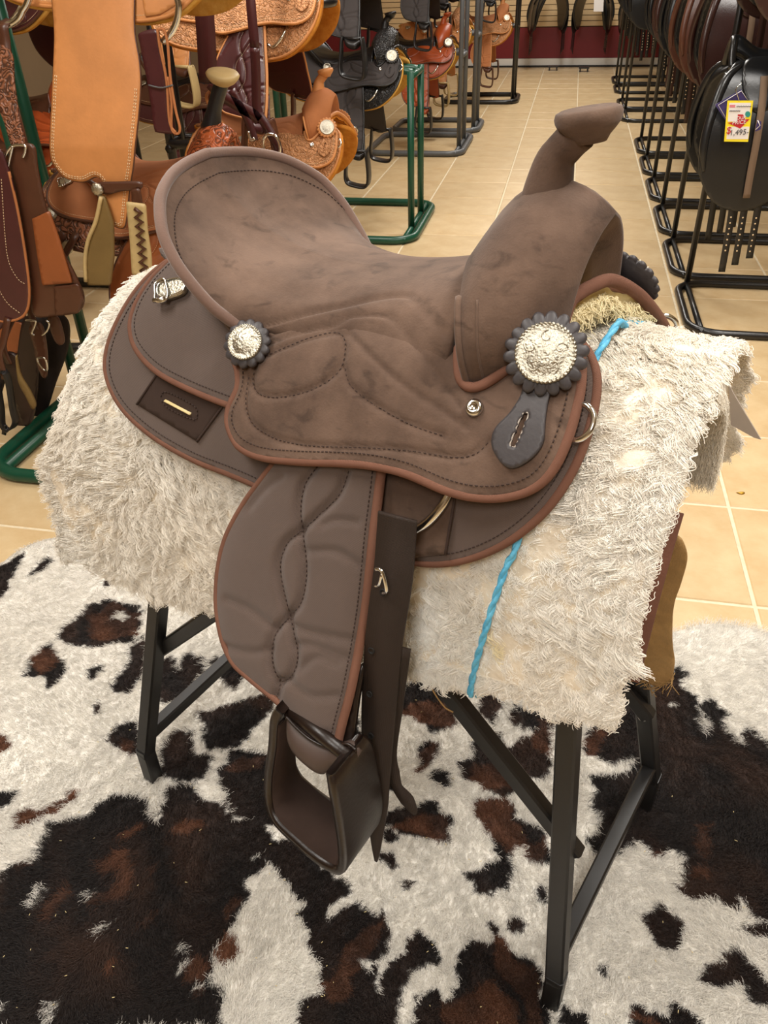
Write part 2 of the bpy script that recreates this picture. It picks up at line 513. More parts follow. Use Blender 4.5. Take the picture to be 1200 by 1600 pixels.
# ================================================================== cowhide rug
CROPS = {'A': (0, 1200, 3), 'B': (300, 1200, 3), 'C': (550, 1000, 3), 'D': (600, 1250, 3.4286),
         'E': (860, 960, 3.5294), 'F': (860, 1260, 3.5294), 'G': (0, 850, 2.6667)}
def cp(k, pts):
    ox, oy, s = CROPS[k]
    return np.array([on_floor(ox + x / s, oy + y / s)[:2] for x, y in pts])
DARK = [cp(*a) for a in [
 ('A', [(-60,640),(0,570),(60,480),(140,470),(230,430),(190,390),(250,350),(220,320),(260,270),(340,265),(460,210),(490,160),(640,120),(710,140),(690,200),(745,270),(760,240),(750,180),(800,160),(780,90),(900,90),(960,170),(1040,210),(1110,270),(1200,300),(1200,520),(1140,560),(1150,640),(1090,770),(1000,900),(1010,980),(980,1050),(1060,1080),(1010,1260),(-60,1260)]),
 ('A', [(-40,150),(0,140),(90,105),(100,140),(50,200),(0,200),(-40,220)]),
 ('A', [(1020,80),(1050,10),(1060,-60),(1200,-60),(1260,250),(1100,230),(1040,180),(1060,140)]),
 ('A', [(770,30),(820,-20),(970,-20),(950,70),(830,70)]),
 ('B', [(0,110),(60,170),(150,200),(200,260),(330,270),(380,350),(450,330),(510,380),(680,545),(725,545),(730,600),(640,650),(630,720),(680,680),(780,650),(860,715),(900,670),(930,720),(910,870),(890,890),(800,910),(830,970),(870,900),(860,1080),(910,900),(1010,890),(1020,820),(1090,800),(1160,850),(1150,930),(1010,960),(1020,1000),(970,1100),(960,1270),(480,1270),(500,1110),(590,1100),(600,920),(560,880),(540,780),(490,720),(540,660),(450,620),(460,590),(390,540),(350,460),(250,550),(250,620),(190,770),(0,800)]),
 ('B', [(890,240),(940,200),(1000,210),(1060,190),(1090,170),(1140,180),(1120,240),(1180,230),(1220,260),(1200,350),(1050,330),(960,290),(900,280)]),
 ('B', [(890,310),(940,305),(960,330),(900,350)]), ('B', [(860,410),(950,420),(970,460),(940,480),(870,450)]),
 ('B', [(990,540),(1040,530),(1030,570),(990,565)]), ('B', [(880,40),(950,60),(960,110),(880,130)]),
 ('B', [(1030,1150),(1060,1080),(1130,1030),(1150,1120),(1200,1090),(1200,1270),(1020,1270)]),
 ('C', [(190,290),(260,210),(360,210),(480,290),(500,340),(490,400),(440,430),(360,450),(340,400),(290,370),(200,370)]),
 ('C', [(270,160),(310,155),(360,200),(290,210)]), ('C', [(290,540),(360,470),(420,490),(380,580),(310,640)]),
 ('C', [(360,650),(380,620),(440,630),(440,690),(390,700)]),
 ('C', [(470,580),(560,560),(560,480),(590,470),(700,440),(740,520),(820,440),(930,380),(930,650),(830,660),(760,600),(780,720),(700,740),(620,700),(570,670),(520,660)]),
 ('C', [(590,310),(620,240),(700,300),(690,370),(650,420),(600,360)]), ('C', [(720,380),(740,310),(840,330),(950,340),(950,400),(800,420)]),
 ('C', [(560,790),(580,750),(700,740),(760,780),(760,830),(870,880),(920,920),(920,1050),(800,1050),(790,960),(720,1020),(740,1100),(720,1180),(600,1190),(520,1110),(600,1090),(680,1030),(640,920),(600,870)]),
 ('C', [(150,840),(240,800),(300,830),(390,790),(400,830),(450,820),(470,890),(410,950),(280,930),(160,890)]),
 ('C', [(310,810),(340,770),(395,775),(390,820)]),
 ('C', [(140,910),(210,920),(200,950),(140,940)]), ('C', [(240,1150),(300,1135),(270,1170)]),
 ('C', [(130,650),(190,630),(200,720),(130,720)]),
 ('C', [(-20,380),(40,380),(60,500),(-20,520)]),
 ('D', [(15,860),(120,840),(130,770),(180,730),(280,770),(300,860),(180,920),(130,900),(140,960),(100,1020),(70,1260),(0,1260),(0,900)]),
 ('D', [(150,1160),(170,1070),(260,1010),(290,1090),(370,1050),(390,1000),(370,940),(440,790),(480,760),(540,790),(590,740),(530,680),(580,660),(620,690),(660,760),(700,830),(840,890),(860,1100),(900,1270),(150,1270)]),
 ('D', [(670,660),(730,640),(770,690),(730,720),(690,700)]), ('D', [(810,490),(870,480),(870,560),(820,540)]),
 ('D', [(440,420),(520,380),(640,340),(660,450),(600,510),(480,510),(520,470)]),
 ('E', [(390,480),(420,420),(690,300),(740,340),(690,400),(780,460),(820,520),(850,470),(910,490),(960,570),(940,620),(1030,740),(1040,650),(1080,640),(1200,750),(1300,800),(1300,1200),(250,1200),(300,1130),(230,1080),(240,960),(210,900),(260,880),(330,900),(430,880),(460,800),(340,830),(240,820),(160,750),(200,640),(300,580),(320,550)]),
 ('F', [(240,30),(300,60),(250,140),(190,180),(200,260),(360,270),(490,200),(560,270),(600,300),(660,240),(710,270),(770,290),(720,470),(830,550),(930,540),(1030,600),(1060,550),(1130,620),(1300,660),(1300,-10),(240,-10)]),
 ('F', [(1090,710),(1200,660),(1260,660),(1260,740),(1100,740)]),
 ('F', [(530,650),(560,580),(640,560),(700,640),(740,700),(730,780),(640,810),(580,780),(550,710)]),
 ('F', [(280,870),(320,870),(340,960),(300,940)]),
 ('F', [(830,980),(870,900),(980,880),(950,840),(1050,820),(1130,890),(1200,950),(1280,1130),(1100,1090),(1080,1010),(900,1020)]),
 ('F', [(450,1260),(440,1090),(540,1150),(650,1180),(670,1090),(830,1190),(830,1260)]),
 ('F', [(50,1260),(60,1090),(110,1140),(200,1130),(230,1260)]),
 ('G', [(-60,120),(0,100),(120,40),(100,80),(60,150),(30,200),(0,240),(-60,300)]),
 ('G', [(110,150),(170,90),(210,60),(240,80),(190,120)]), ('G', [(425,165),(465,145),(480,165),(445,195)]),
 ('G', [(250,400),(330,310),(400,255),(480,240),(590,270),(600,330),(570,420),(500,420),(400,450),(300,440)]),
 ('G', [(150,470),(230,420),(250,470),(290,530),(270,580),(210,620),(180,560),(90,570),(140,510)]),
 ('G', [(365,570),(370,540),(430,510),(440,550),(390,575)]),
 ('G', [(620,380),(560,440),(540,520),(480,600),(500,640),(560,630),(620,520)]),
 ('G', [(395,700),(430,655),(440,700),(410,725)]), ('G', [(445,840),(500,770),(570,755),(600,800),(600,880),(540,890),(500,860)]),
 ('G', [(660,520),(720,470),(750,520),(740,560),(780,470),(870,480),(860,540),(800,620),(850,600),(720,680),(660,650)]),
 ('G', [(690,860),(740,780),(810,800),(820,880),(870,880),(860,960),(820,1000),(700,980),(690,950)]),
 ('G', [(830,710),(900,700),(1100,630),(1150,680),(1080,760),(990,860),(880,870),(850,830),(860,760)]),
 ('G', [(910,960),(1000,890),(1110,890),(1200,940),(1200,1200),(1100,1190),(960,1140),(940,1080),(950,1030)]),
 ('G', [(880,500),(960,470),(1040,500),(1000,620),(950,600)]),
]]
BROWNP = [cp(*a) for a in [
 ('A', [(70,310),(100,230),(180,200),(220,210),(240,180),(300,175),(330,110),(390,120),(370,160),(270,210),(210,250),(110,300)]),
 ('G', [(-60,800),(40,810),(60,860),(0,890),(-60,900)]), ('B', [(1040,30),(1060,0),(1110,0),(1080,40)]),
 ('A', [(1010,920),(1060,810),(1110,830),(1110,900),(1040,970)])]]
BTINT = [cp(*a) for a in [
 ('A', [(480,440),(600,400),(630,440),(620,560),(500,650),(470,620),(560,520)]), ('A', [(800,300),(850,240),(980,260),(970,310),(850,330)]),
 ('A', [(240,700),(270,620),(340,570),(350,620),(280,700)]), ('A', [(560,310),(680,240),(720,260),(600,340)]),
 ('A', [(1020,700),(1070,650),(1110,680),(1060,730)]), ('A', [(740,460),(770,440),(790,470),(750,490)]),
 ('A', [(870,1110),(960,1060),(980,1090),(890,1160)]), ('A', [(850,1020),(900,950),(1000,980),(900,1050)]),
 ('A', [(650,750),(680,690),(760,620),(700,720)]), ('A', [(490,920),(560,860),(560,950)]), ('A', [(110,510),(150,450),(210,440),(160,500)]),
 ('B', [(700,880),(760,800),(860,740),(920,700),(900,800),(780,950),(640,1060),(620,1020)]), ('B', [(590,1060),(700,960),(760,1100),(640,1130)]),
 ('B', [(930,280),(1060,220),(1200,270),(1200,350),(1050,330)]), ('C', [(190,330),(300,300),(500,320),(490,400),(440,430),(360,420),(200,370)]),
 ('C', [(290,540),(360,470),(420,490),(380,580),(310,640)]), ('C', [(500,660),(640,560),(760,600),(770,720),(620,700)]),
 ('C', [(840,500),(860,380),(930,380),(930,560)]), ('C', [(600,830),(700,745),(760,830),(800,960),(900,930),(900,1050),(800,1050),(720,1020),(660,960)]),
 ('C', [(220,880),(300,840),(440,830),(440,930),(290,920)]), ('D', [(320,1100),(500,1030),(560,990),(690,1090),(700,1270),(300,1270)]),
 ('D', [(600,720),(680,830),(820,900),(840,1270),(760,1270),(700,1000),(590,900)]),
 ('E', [(160,740),(210,660),(290,620),(260,760),(230,810)]), ('F', [(780,400),(850,330),(920,350),(910,430)]), ('F', [(850,260),(860,120),(920,120),(900,300)]),
 ('F', [(540,250),(630,240),(600,300)]), ('G', [(380,410),(400,300),(500,250),(590,300),(570,400)]), ('G', [(150,470),(230,420),(250,520),(180,560)]),
 ('G', [(930,960),(1000,900),(1110,900),(1060,960)]), ('G', [(520,880),(530,820),(580,830),(580,880)]),
 ('F', [(450,1200),(440,1110),(520,1160),(650,1200)]), ('D', [(470,30),(690,0),(690,110),(560,210)]),
]]
HOLE = [cp(*a) for a in [
 ('A', [(160,680),(180,620),(220,560),(230,610),(200,660)]), ('A', [(425,610),(440,585),(460,590),(440,620)]), ('A', [(470,790),(500,740),(545,715),(530,760)]),
 ('A', [(800,870),(830,840),(870,880),(820,910)]), ('A', [(230,1160),(250,1110),(300,1090),(270,1170)]), ('A', [(-20,1120),(70,1100),(80,1140),(20,1200),(-20,1200)]),
 ('A', [(885,1080),(920,1040),(970,1060),(900,1090)]), ('A', [(810,990),(850,940),(865,960),(830,1010)]),
 ('B', [(270,430),(300,425),(340,405),(300,450)]), ('E', [(800,600),(810,520),(870,600),(820,680)]), ('E', [(655,520),(665,480),(680,520)]),
 ('G', [(480,310),(520,285),(550,310),(520,335)]), ('C', [(650,430),(700,310),(725,320),(720,390),(820,430),(740,500),(730,420),(680,450)]),
]]
def rug_color(xy):
    """hide colouring at floor points (n,2)"""
    w = xy + 0.006 * np.stack([vnoise(xy, 45, 1), vnoise(xy, 45, 2)], 1) + 0.004 * np.stack([vnoise(xy, 120, 3), vnoise(xy, 120, 4)], 1)
    n = len(xy)
    dark = np.zeros(n, bool); hole = np.zeros(n, bool); bt = np.zeros(n, bool); br = np.zeros(n, bool)
    for p in DARK: dark |= in_poly(w, p)
    for p in BROWNP: br |= in_poly(w, p)
    w2 = xy + 0.012 * np.stack([vnoise(xy, 30, 5), vnoise(xy, 30, 6)], 1)
    for p in BTINT: bt |= in_poly(w2, p)
    for p in HOLE: hole |= in_poly(w, p)
    pxy = project(np.c_[xy, np.zeros(n)]); behind = (np.c_[xy, np.zeros(n)] - CAM) @ FWD < 0.2
    outv = (pxy[:, 0] < -20) | (pxy[:, 0] > 1235) | (pxy[:, 1] > 1625) | behind
    dark |= outv & (vnoise(w, 4.2, 14) + 0.35 * vnoise(w, 11, 15) > 0.22)
    bt |= outv & (vnoise(w, 8, 16) > 0.3)
    white = np.array(lin((232, 228, 220))); black = np.array(lin((34, 29, 28))); brown = np.array(lin((92, 62, 46))); rust = np.array(lin((106, 69, 50)))
    streak = np.clip(0.5 + 0.9 * vnoise(xy * np.array([1, 1]) @ np.array([[0.8, -0.6], [0.6, 0.8]]) * np.array([2.2, 1.0]), 11, 9) + 0.3 * vnoise(xy, 60, 10), 0, 1)
    mottle = np.clip(0.5 + 0.7 * vnoise(xy, 7, 21), 0, 1)
    c = np.tile(white, (n, 1)) * (1 + 0.05 * vnoise(xy, 30, 12))[:, None]
    dk = black + (brown - black) * (0.35 * streak * mottle)[:, None]
    tn = black * 0.25 + rust * 0.75
    c[dark] = dk[dark]
    m = dark & bt
    c[m] = (black * (1 - 0.85 * (0.35 + 0.65 * streak[m]))[:, None] + rust * (0.85 * (0.35 + 0.65 * streak[m]))[:, None])
    c[br] = rust * (0.75 + 0.35 * streak[br])[:, None]
    c[hole] = white * 0.9
    return np.clip(c, 0.004, 0.95)
rug_outline = catmull([(-1.42, 0.9), (-1.46, 1.2), (-1.43, 1.46), (-1.36, 1.60), (-1.1, 1.66), (-0.7, 1.70), (-0.2, 1.66), (0.1, 1.58), (0.30, 1.49),
                       (0.376, 1.517), (0.447, 1.557), (0.522, 1.563), (0.592, 1.546), (0.72, 1.48), (0.83, 1.30), (0.86, 1.0), (0.84, 0.6), (0.8, 0.2), (0.5, 0.05),
                       (0.0, 0.12), (-0.6, 0.1), (-1.2, 0.2), (-1.38, 0.5)], 8, True)
rug = empty('cowhide_rug', (0, 0, 0))
tag(rug, 'black, brown and white cowhide rug spread on the tile floor', 'rug')
V2, F = fill2d(rug_outline, 0.0085)
edge = np.clip(dist_poly(V2, np.vstack([rug_outline, rug_outline[:1]])) / 0.02, 0, 1)
hz = 0.003 + 0.006 * edge + 0.0015 * vnoise(V2, 9, 31)
rv, rf = solid_sheet(V2, F, np.c_[V2, hz], np.c_[V2, np.full(len(V2), 0.0005)])
HIDE = mat('hide_base', (200, 196, 188), 0.75, attr='col', var=0.12, vscale=90, bump=0.4, bscale=260, spec=0.25)
hide = mesh_obj('hide', rv, rf, HIDE, rug)
ca = hide.data.attributes.new('col', 'FLOAT_COLOR', 'POINT')
cc = rug_color(V2)
ca.data.foreach_set('color', np.c_[np.vstack([cc, cc]), np.ones(2 * len(cc))].astype(np.float32).ravel())
# short lying hair, denser where the picture is close
def rug_hair(n):
    uv = np.c_[RNG.uniform(-80, 1280, n), RNG.uniform(830, 1680, n)]
    d = FWD + IMX * ((uv[:, :1] - 600) / FPX) - IMY * ((uv[:, 1:] - 800) / FPX)
    P = CAM + d * ((0.006 - CAMH) / d[:, 2:3])
    xy = P[:, :2]
    extra = np.c_[RNG.uniform(-1.5, 0.9, n // 3), RNG.uniform(0.03, 1.72, n // 3)]
    ep = project(np.c_[extra, np.zeros(len(extra))]); eb = (np.c_[extra, np.zeros(len(extra))] - CAM) @ FWD < 0.2
    extra = extra[eb | (ep[:, 0] < -80) | (ep[:, 0] > 1280) | (ep[:, 1] < 830) | (ep[:, 1] > 1680)]
    xy = np.vstack([xy, extra])
    keep = in_poly(xy, rug_outline)
    xy = xy[keep]
    n = len(xy)
    ang = 2.4 * vnoise(xy, 2.6, 41) + 1.1 * vnoise(xy, 7, 42) + 0.22 * RNG.standard_normal(n) - 0.6
    ang += 0.7 * vnoise(xy, 60, 44)
    L = 0.017 * (1 + 0.5 * vnoise(xy, 3, 43)) * RNG.uniform(0.6, 1.2, n)
    # hair spills longer and wavier towards the belly edge near the stand's front foot
    k = 5; t = np.linspace(0, 1, k)
    dirx, diry = np.cos(ang), np.sin(ang)
    bend = RNG.normal(0, 0.3, n) + 0.6 * vnoise(xy, 50, 45)
    pts = np.zeros((n, k, 3))
    for i, tt in enumerate(t):
        a2 = bend * tt
        dx = np.cos(ang + a2); dy = np.sin(ang + a2)
        pts[:, i, 0] = xy[:, 0] + L * tt * dx
        pts[:, i, 1] = xy[:, 1] + L * tt * dy
        pts[:, i, 2] = 0.007 + 0.009 * np.sin(tt * math.pi * 0.62) * RNG.uniform(0.4, 1.3, n)
    c = rug_color(xy) * RNG.uniform(0.78, 1.15, n)[:, None]
    return pts, np.clip(c, 0.003, 0.93)
HAIRM = mat('hide_hair', (255, 255, 255), 0.55, attr='col', spec=0.3)
stb = MB()
for _ in range(90):
    u, v = random.uniform(0, 1200), random.uniform(1080, 1600)
    p = on_floor(u, v, 0.016); a = random.uniform(0, 6.28); L = random.uniform(0.002, 0.005)
    stb.add(*tube([p, p + np.array([L * math.cos(a), L * math.sin(a), 0.0008])], 0.0006, 4))
o = stb.build('straw_flecks', mat('straw', (226, 206, 150), 0.6), rug); o['kind'] = 'stuff'
hp, hc = rug_hair(300000)
hair('hide_hair', hp, 0.00042, HAIRM, rug, hc)
# ================================================================== saddle stand (black square tube)
STEEL = mat('black_steel', (26, 25, 25), 0.42, var=0.25, vscale=25, bump=0.08, bscale=90, spec=0.5)
SB = 0.0
stand = empty('saddle_stand', ORG, ANG)
tag(stand, 'black square tube saddle stand on the cowhide under the fleece pad', 'stand')
FOOT = {(-1, -1): (-0.434, -0.222), (1, -1): (0.414, -0.200), (1, 1): (0.432, 0.223), (-1, 1): (-0.430, 0.215)}
def leg_at(z, sx, sy):
    t = (z - 0.09) / (0.93 - 0.09); fx, fy = FOOT[(sx, sy)]
    return np.array([fx + (sx * 0.300 - fx) * t, fy + (sy * 0.055 - fy) * t, z])
for sx in (-1, 1):
    for sy in (-1, 1):
        b = MB(); fx, fy = FOOT[(sx, sy)]
        b.add(*beam((fx, fy, 0.010), (fx, fy, 0.10), 0.028, 0.028, up=(1, 0, 0)))
        b.add(*beam(leg_at(0.085, sx, sy), leg_at(0.93, sx, sy), 0.028, 0.028, up=(1, 0, 0)))
        b.build('leg', STEEL, stand, False)
    MB().add(*beam(leg_at(0.135, sx, -1), leg_at(0.135, sx, 1), 0.025, 0.025)).build('cross_bar', STEEL, stand, False)
    MB().add(*beam(leg_at(0.80, sx, -1), leg_at(0.80, sx, 1), 0.025, 0.025)).build('cross_bar', STEEL, stand, False)
    for sy in (-1, 1):
        e0 = leg_at(0.318, sx, sy) + np.array([sx * 0.012, -sy * 0.022, 0]); e1 = np.array([sx * 0.12, sy * 0.145, 0.61])
        MB().add(*beam(e0, e1, 0.022, 0.026)).build('brace', STEEL, stand, False)
for sy in (-1, 1):
    MB().add(*beam((-0.36, sy * 0.070, 0.938), (0.36, sy * 0.070, 0.938), 0.03, 0.03)).build('top_rail', STEEL, stand, False)
    MB().add(*beam((-0.16, sy * 0.142, 0.60), (0.16, sy * 0.142, 0.60), 0.026, 0.026)).build('side_rail', STEEL, stand, False)
CHROME = mat('chrome', (215, 215, 212), 0.14, metal=1.0, var=0.06, vscale=30)
for sx in (-1, 1):
    for sy in (1,):
        p = leg_at(0.30, sx, sy)
        MB().add(*lathe(p + np.array([0, -0.0145, 0]), (0, -1, 0), [(0.009, -0.002), (0.009, 0.003), (0.006, 0.006), (0.001, 0.0065)], 12)).build('bolt', CHROME, stand)

# ================================================================== fleece pad draped over the stand
EA, EB, EZ = 0.205, 0.335, 0.70
class Barrel:
    """arched back surface: ellipse above EZ, straight sides below; off = distance outside the pad"""
    def __init__(s, off): s.off = off
    def hit(s, u, v):
        d = sray(u, v); t = np.arange(0.45, 1.9, 0.004)
        P = CS + t[:, None] * d
        F = s.imp(P)
        k = np.nonzero((F[:-1] > 0) & (F[1:] <= 0))[0]
        if len(k) == 0:
            k = int(np.argmin(np.abs(F))); p = P[k]
        else:
            k = k[0]; w = F[k] / (F[k] - F[k + 1]); p = P[k] * (1 - w) + P[k + 1] * w
        return s.par(p)
    def imp(s, P):
        A, B = EA + s.off, EB + s.off
        zz = np.maximum(P[:, 2] - EZ, 0)
        return np.hypot(P[:, 1] / A, zz / B) - 1
    def par(s, p):
        A, B = EA + s.off, EB + s.off
        if p[2] >= EZ:
            return np.array([p[0], math.atan2(-p[1] / A, (p[2] - EZ) / B) * 0.3])
        return np.array([p[0], math.copysign(math.pi / 2 * 0.3 + (EZ - p[2]), -p[1])])
    def pos(s, q, off=None):
        q = np.asarray(q, float); o = s.off if off is None else off
        o = np.asarray(o, float)
        th = q[:, 1] / 0.3; side = np.sign(th); at = np.abs(th)
        A, B = EA + o, EB + o
        up = at <= math.pi / 2
        y = np.where(up, -A * np.sin(th), -A * side)
        z = np.where(up, EZ + B * np.cos(np.minimum(at, math.pi / 2)), EZ - (np.abs(q[:, 1]) - math.pi / 2 * 0.3))
        return np.stack([q[:, 0], y, z], 1)
PADZ = lambda x: 0.615 + 0.14 * x + 0.08 * x * x
def pad_point(a, s, off):
    """a 0..1 along x rear to front, s -1..1 near bottom to far bottom"""
    a = np.asarray(a, float); s = np.asarray(s, float)
    s = np.where(s > 0, s * 0.60, s)                # the pad hangs lower on the near side
    th = np.minimum(np.abs(s) / 0.78, 1.0)
    x0 = -0.405 - 0.095 * th ** 1.2
    x1 = 0.415 + 0.0 * th
    x = x0 + (x1 - x0) * a
    zb = PADZ(x)
    drop = 2.6 * np.maximum(-0.27 - x, 0) ** 2
    A = EA + off; B = EB + off - drop
    t = np.abs(s)
    upm = t < 0.78
    ang = np.where(upm, t / 0.78 * math.pi / 2, math.pi / 2)
    y = np.sign(s) * A * np.sin(ang)
    z = np.where(upm, EZ + B * np.cos(ang), EZ - (t - 0.78) / 0.22 * (EZ - zb))
    # slight bulge of the hanging sides
    y = y * (1 + 0.06 * np.maximum(0, (EZ + 0.03 - z)) / 0.15)
    return np.stack([x, y, z], -1)
FLEECE = mat('fleece_skin', (240, 232, 216), 0.95, rgb2=(226, 214, 194), vscale=25, bump=0.8, bscale=140, spec=0.1)
FIBRE = mat('fleece_fibre', (255, 255, 255), 0.85, attr='col', spec=0.12)
SUEDEB = mat('brown_suede_backing', (112, 72, 56), 0.9, var=0.2, vscale=20, bump=0.3, bscale=300)
pad = empty('fleece_pad', s2w((0, 0, 0.60)), ANG)
tag(pad, 'thick cream fleece saddle pad draped over the black stand under the brown saddle', 'saddle pad')
def P_(o, base=0.60):
    o.location = (0, 0, -base); return o
na, ns = 70, 90
ga, gs = np.meshgrid(np.linspace(0, 1, na), np.linspace(-1, 1, ns), indexing='ij')
lump = lambda P: 0.006 * vnoise(P, 14, 51) + 0.004 * vnoise(P, 40, 52)
O0 = pad_point(ga.ravel(), gs.ravel(), -0.012)
O0[:, :] += 0
top = pad_point(ga.ravel(), gs.ravel(), -0.014 + lump(O0))
bot = pad_point(ga.ravel(), gs.ravel(), -0.048)
n = na * ns
f = grid_faces(na, ns)
ff = f + [tuple(i + n for i in q[::-1]) for q in f]
for i in range(na - 1):
    for j in (0, ns - 1):
        a, b = i * ns + j, (i + 1) * ns + j
        ff.append((a, b, b + n, a + n) if j else (b, a, a + n, b + n))
for j in range(ns - 1):
    for i in (0, na - 1):
        a, b = i * ns + j, i * ns + j + 1
        ff.append((b, a, a + n, b + n) if i else (a, b, b + n, a + n))
P_(mesh_obj('fleece_body', np.vstack([top, bot]), ff, FLEECE, pad))
# suede backing that shows along the front edge
na2 = 6
ga2, gs2 = np.meshgrid(np.linspace(0.93, 1.016, na2), np.linspace(-0.80, -0.40, 60), indexing='ij')
bt0 = pad_point(ga2.ravel(), gs2.ravel(), -0.0475); bt1 = pad_point(ga2.ravel(), gs2.ravel(), -0.052)
nn = na2 * 60; f2 = grid_faces(na2, 60)
fr = f2 + [tuple(i + nn for i in q[::-1]) for q in f2]
fr += [((na2 - 1) * 60 + j, (na2 - 1) * 60 + j + 1, (na2 - 1) * 60 + j + 1 + nn, (na2 - 1) * 60 + j + nn) for j in range(59)]
P_(tag(mesh_obj('suede_backing', np.vstack([bt0, bt1]), fr, SUEDEB, pad), 'brown suede backing along the front edge'))
# skirts and jockeys of the saddle lie on the pad; outlines in picture pixels, laid on the barrel
SKIRT_PX = [(262,405),(222,440),(188,490),(166,545),(166,590),(190,638),(238,682),(300,718),(360,742),(410,765),(480,810),(560,855),(640,878),(700,880),(760,863),(815,830),(862,783),(900,720),(924,650),(932,592),(922,552),(902,527),(880,508)]
def resamp_k(p, k):
    t = np.linspace(0, p.shape[1] - 1, k); i = np.minimum(t.astype(int), p.shape[1] - 2); w = (t - i)[None, :, None]
    return p[:, i] * (1 - w) + p[:, i + 1] * w
def fleece_hair(nt, per):
    """tufts of wavy wool"""
    a = RNG.uniform(-0.005, 1.003, nt); s = RNG.uniform(-1.03, 0.98, nt) 
    e = RNG.uniform(0, 1, nt)
    # extra tufts round the rims
    m = e < 0.05; a[m] = RNG.uniform(0.985, 1.006, m.sum())
    m = (e > 0.05) & (e < 0.10); a[m] = RNG.uniform(-0.008, 0.02, m.sum())
    m = (e > 0.10) & (e < 0.13); s[m] = RNG.uniform(-1.04, -0.98, m.sum())
    P = pad_point(a, s, -0.016)
    # nothing grows under the saddle
    px = spx(P)
    cover = in_poly(px, np.array(SKIRT_PX + [(800, 300), (450, 200)])) & (s < 0.40)
    edge = dist_poly(px, SKIRT_PX)
    keep = ~(cover & (edge > 34)) & ~((P[:, 0] > -0.28) & (P[:, 0] < 0.27) & (s > -0.35))
    a, s, P = a[keep], s[keep], P[keep]
    n = len(P)
    e_ = 1e-3
    dA = pad_point(a + e_, s, -0.016) - P; dS = pad_point(a, s + e_, -0.016) - P
    N = np.cross(dA, dS); N /= np.linalg.norm(N, axis=1)[:, None] + 1e-12
    side = np.where(np.sum(N * np.stack([0 * s, P[:, 1], P[:, 2] - 0.6], 1), 1) < 0, -1.0, 1.0)
    N *= side[:, None]
    X = dA / np.linalg.norm(dA, axis=1)[:, None]
    D = np.cross(N, X); D *= np.where(D[:, 2] > 0, -1, 1)[:, None]          # downhill
    ang = 1.1 * vnoise(P, 9, 61) + 0.8 * vnoise(P, 26, 62)
    ang += np.where(P[:, 0] < -0.22, 0.9, 0.0) * np.clip((-0.22 - P[:, 0]) / 0.15, 0, 1)
    flow = D * np.cos(ang)[:, None] - X * np.sin(ang)[:, None]
    L = RNG.uniform(0.014, 0.030, n) * np.where(P[:, 0] < -0.2, 1.2, 1.0)
    # rims throw the wool outwards
    out = np.clip((a - 0.975) / 0.03, 0, 1)[:, None] * X - np.clip((0.03 - a) / 0.03, 0, 1)[:, None] * X
    low = np.clip((np.abs(s) - 0.97) / 0.05, 0, 1)[:, None]
    k = 8; t = np.linspace(0, 1, k)
    R = np.repeat(np.arange(n), per); m = len(R)
    off = RNG.normal(0, 0.0036, (m, 2))
    root = P[R] + X[R] * off[:, :1] + D[R] * off[:, 1:]
    ph = RNG.uniform(0, 6.28, n)[R] + RNG.normal(0, 0.35, m)
    amp = RNG.uniform(0.0025, 0.0065, n)[R]
    fr = RNG.uniform(6, 12, n)[R]
    Lm = L[R] * RNG.uniform(0.7, 1.15, m)
    lift = (RNG.uniform(0.08, 0.42, n)[R])
    pts = np.zeros((m, k, 3))
    # tuft members converge towards a shared tip
    for i, tt in enumerate(t):
        conv = 1 - 0.42 * tt
        base = P[R] + (root - P[R]) * conv
        w = amp * np.sin(ph + fr * tt) * tt ** 0.5
        w2 = amp * np.cos(ph * 1.3 + fr * tt) * tt ** 0.5
        rise = Lm * lift * np.sin(min(tt * 1.5, 1.57)) * 0.8
        pts[:, i] = base + flow[R] * (Lm * tt * 0.9)[:, None] + N[R] * (rise + w2 * 0.6)[:, None] + X[R] * w[:, None] + out[R] * (Lm * tt * 0.22)[:, None] + low[R] * np.array([0, 0, -0.3]) * (Lm * tt)[:, None]
    warm = np.clip(0.5 + 0.6 * vnoise(P, 6, 71), 0, 1)[R]
    c1 = np.array(lin((249, 246, 239))); c2 = np.array(lin((241, 233, 219)))
    col = c1 + (c2 - c1) * warm[:, None]
    stain = (vnoise(P, 11, 72) > 0.82)[R]
    col[stain] = col[stain] * np.array([1.0, 0.93, 0.7])
    col *= RNG.uniform(0.86, 1.06, m)[:, None]
    return pts, np.clip(col, 0, 0.95)
fp, fc = fleece_hair(22000, 17)
# wool curling inside the front opening of the far side
m_ = 26000
ia = RNG.uniform(0.90, 1.0, m_); is_ = RNG.uniform(0.02, 1.0, m_)
ip = pad_point(ia, is_, -0.049); jq = pad_point(ia, is_, -0.060); inn = jq - ip; inn /= np.linalg.norm(inn, axis=1)[:, None] + 1e-9
tt_ = np.linspace(0, 1, 6)
ph_ = RNG.uniform(0, 6.28, (m_, 1)) + 3 * vnoise(ip, 30, 77)[:, None]
cl_ = RNG.uniform(0.014, 0.03, m_)
ipts = ip[:, None, :] + inn[:, None, :] * (tt_ * 0.55)[None, :, None] * cl_[:, None, None] + np.array([0.35, 0, -0.6]) * (tt_[None, :, None] * cl_[:, None, None]) + 0.004 * np.stack([np.sin(ph_ + 7 * tt_), np.cos(ph_ * 1.3 + 7 * tt_), np.sin(ph_ * 1.7 + 6 * tt_)], -1) * tt_[None, :, None]
fp = np.concatenate([fp, resamp_k(ipts, fp.shape[1])]); fc = np.concatenate([fc, np.tile(np.array(lin((240, 232, 216))), (m_, 1)) * RNG.uniform(0.85, 1.05, (m_, 1))])
P_(hair('fleece_fibre', fp, 0.00042, FIBRE, pad, fc, tip=0.6))

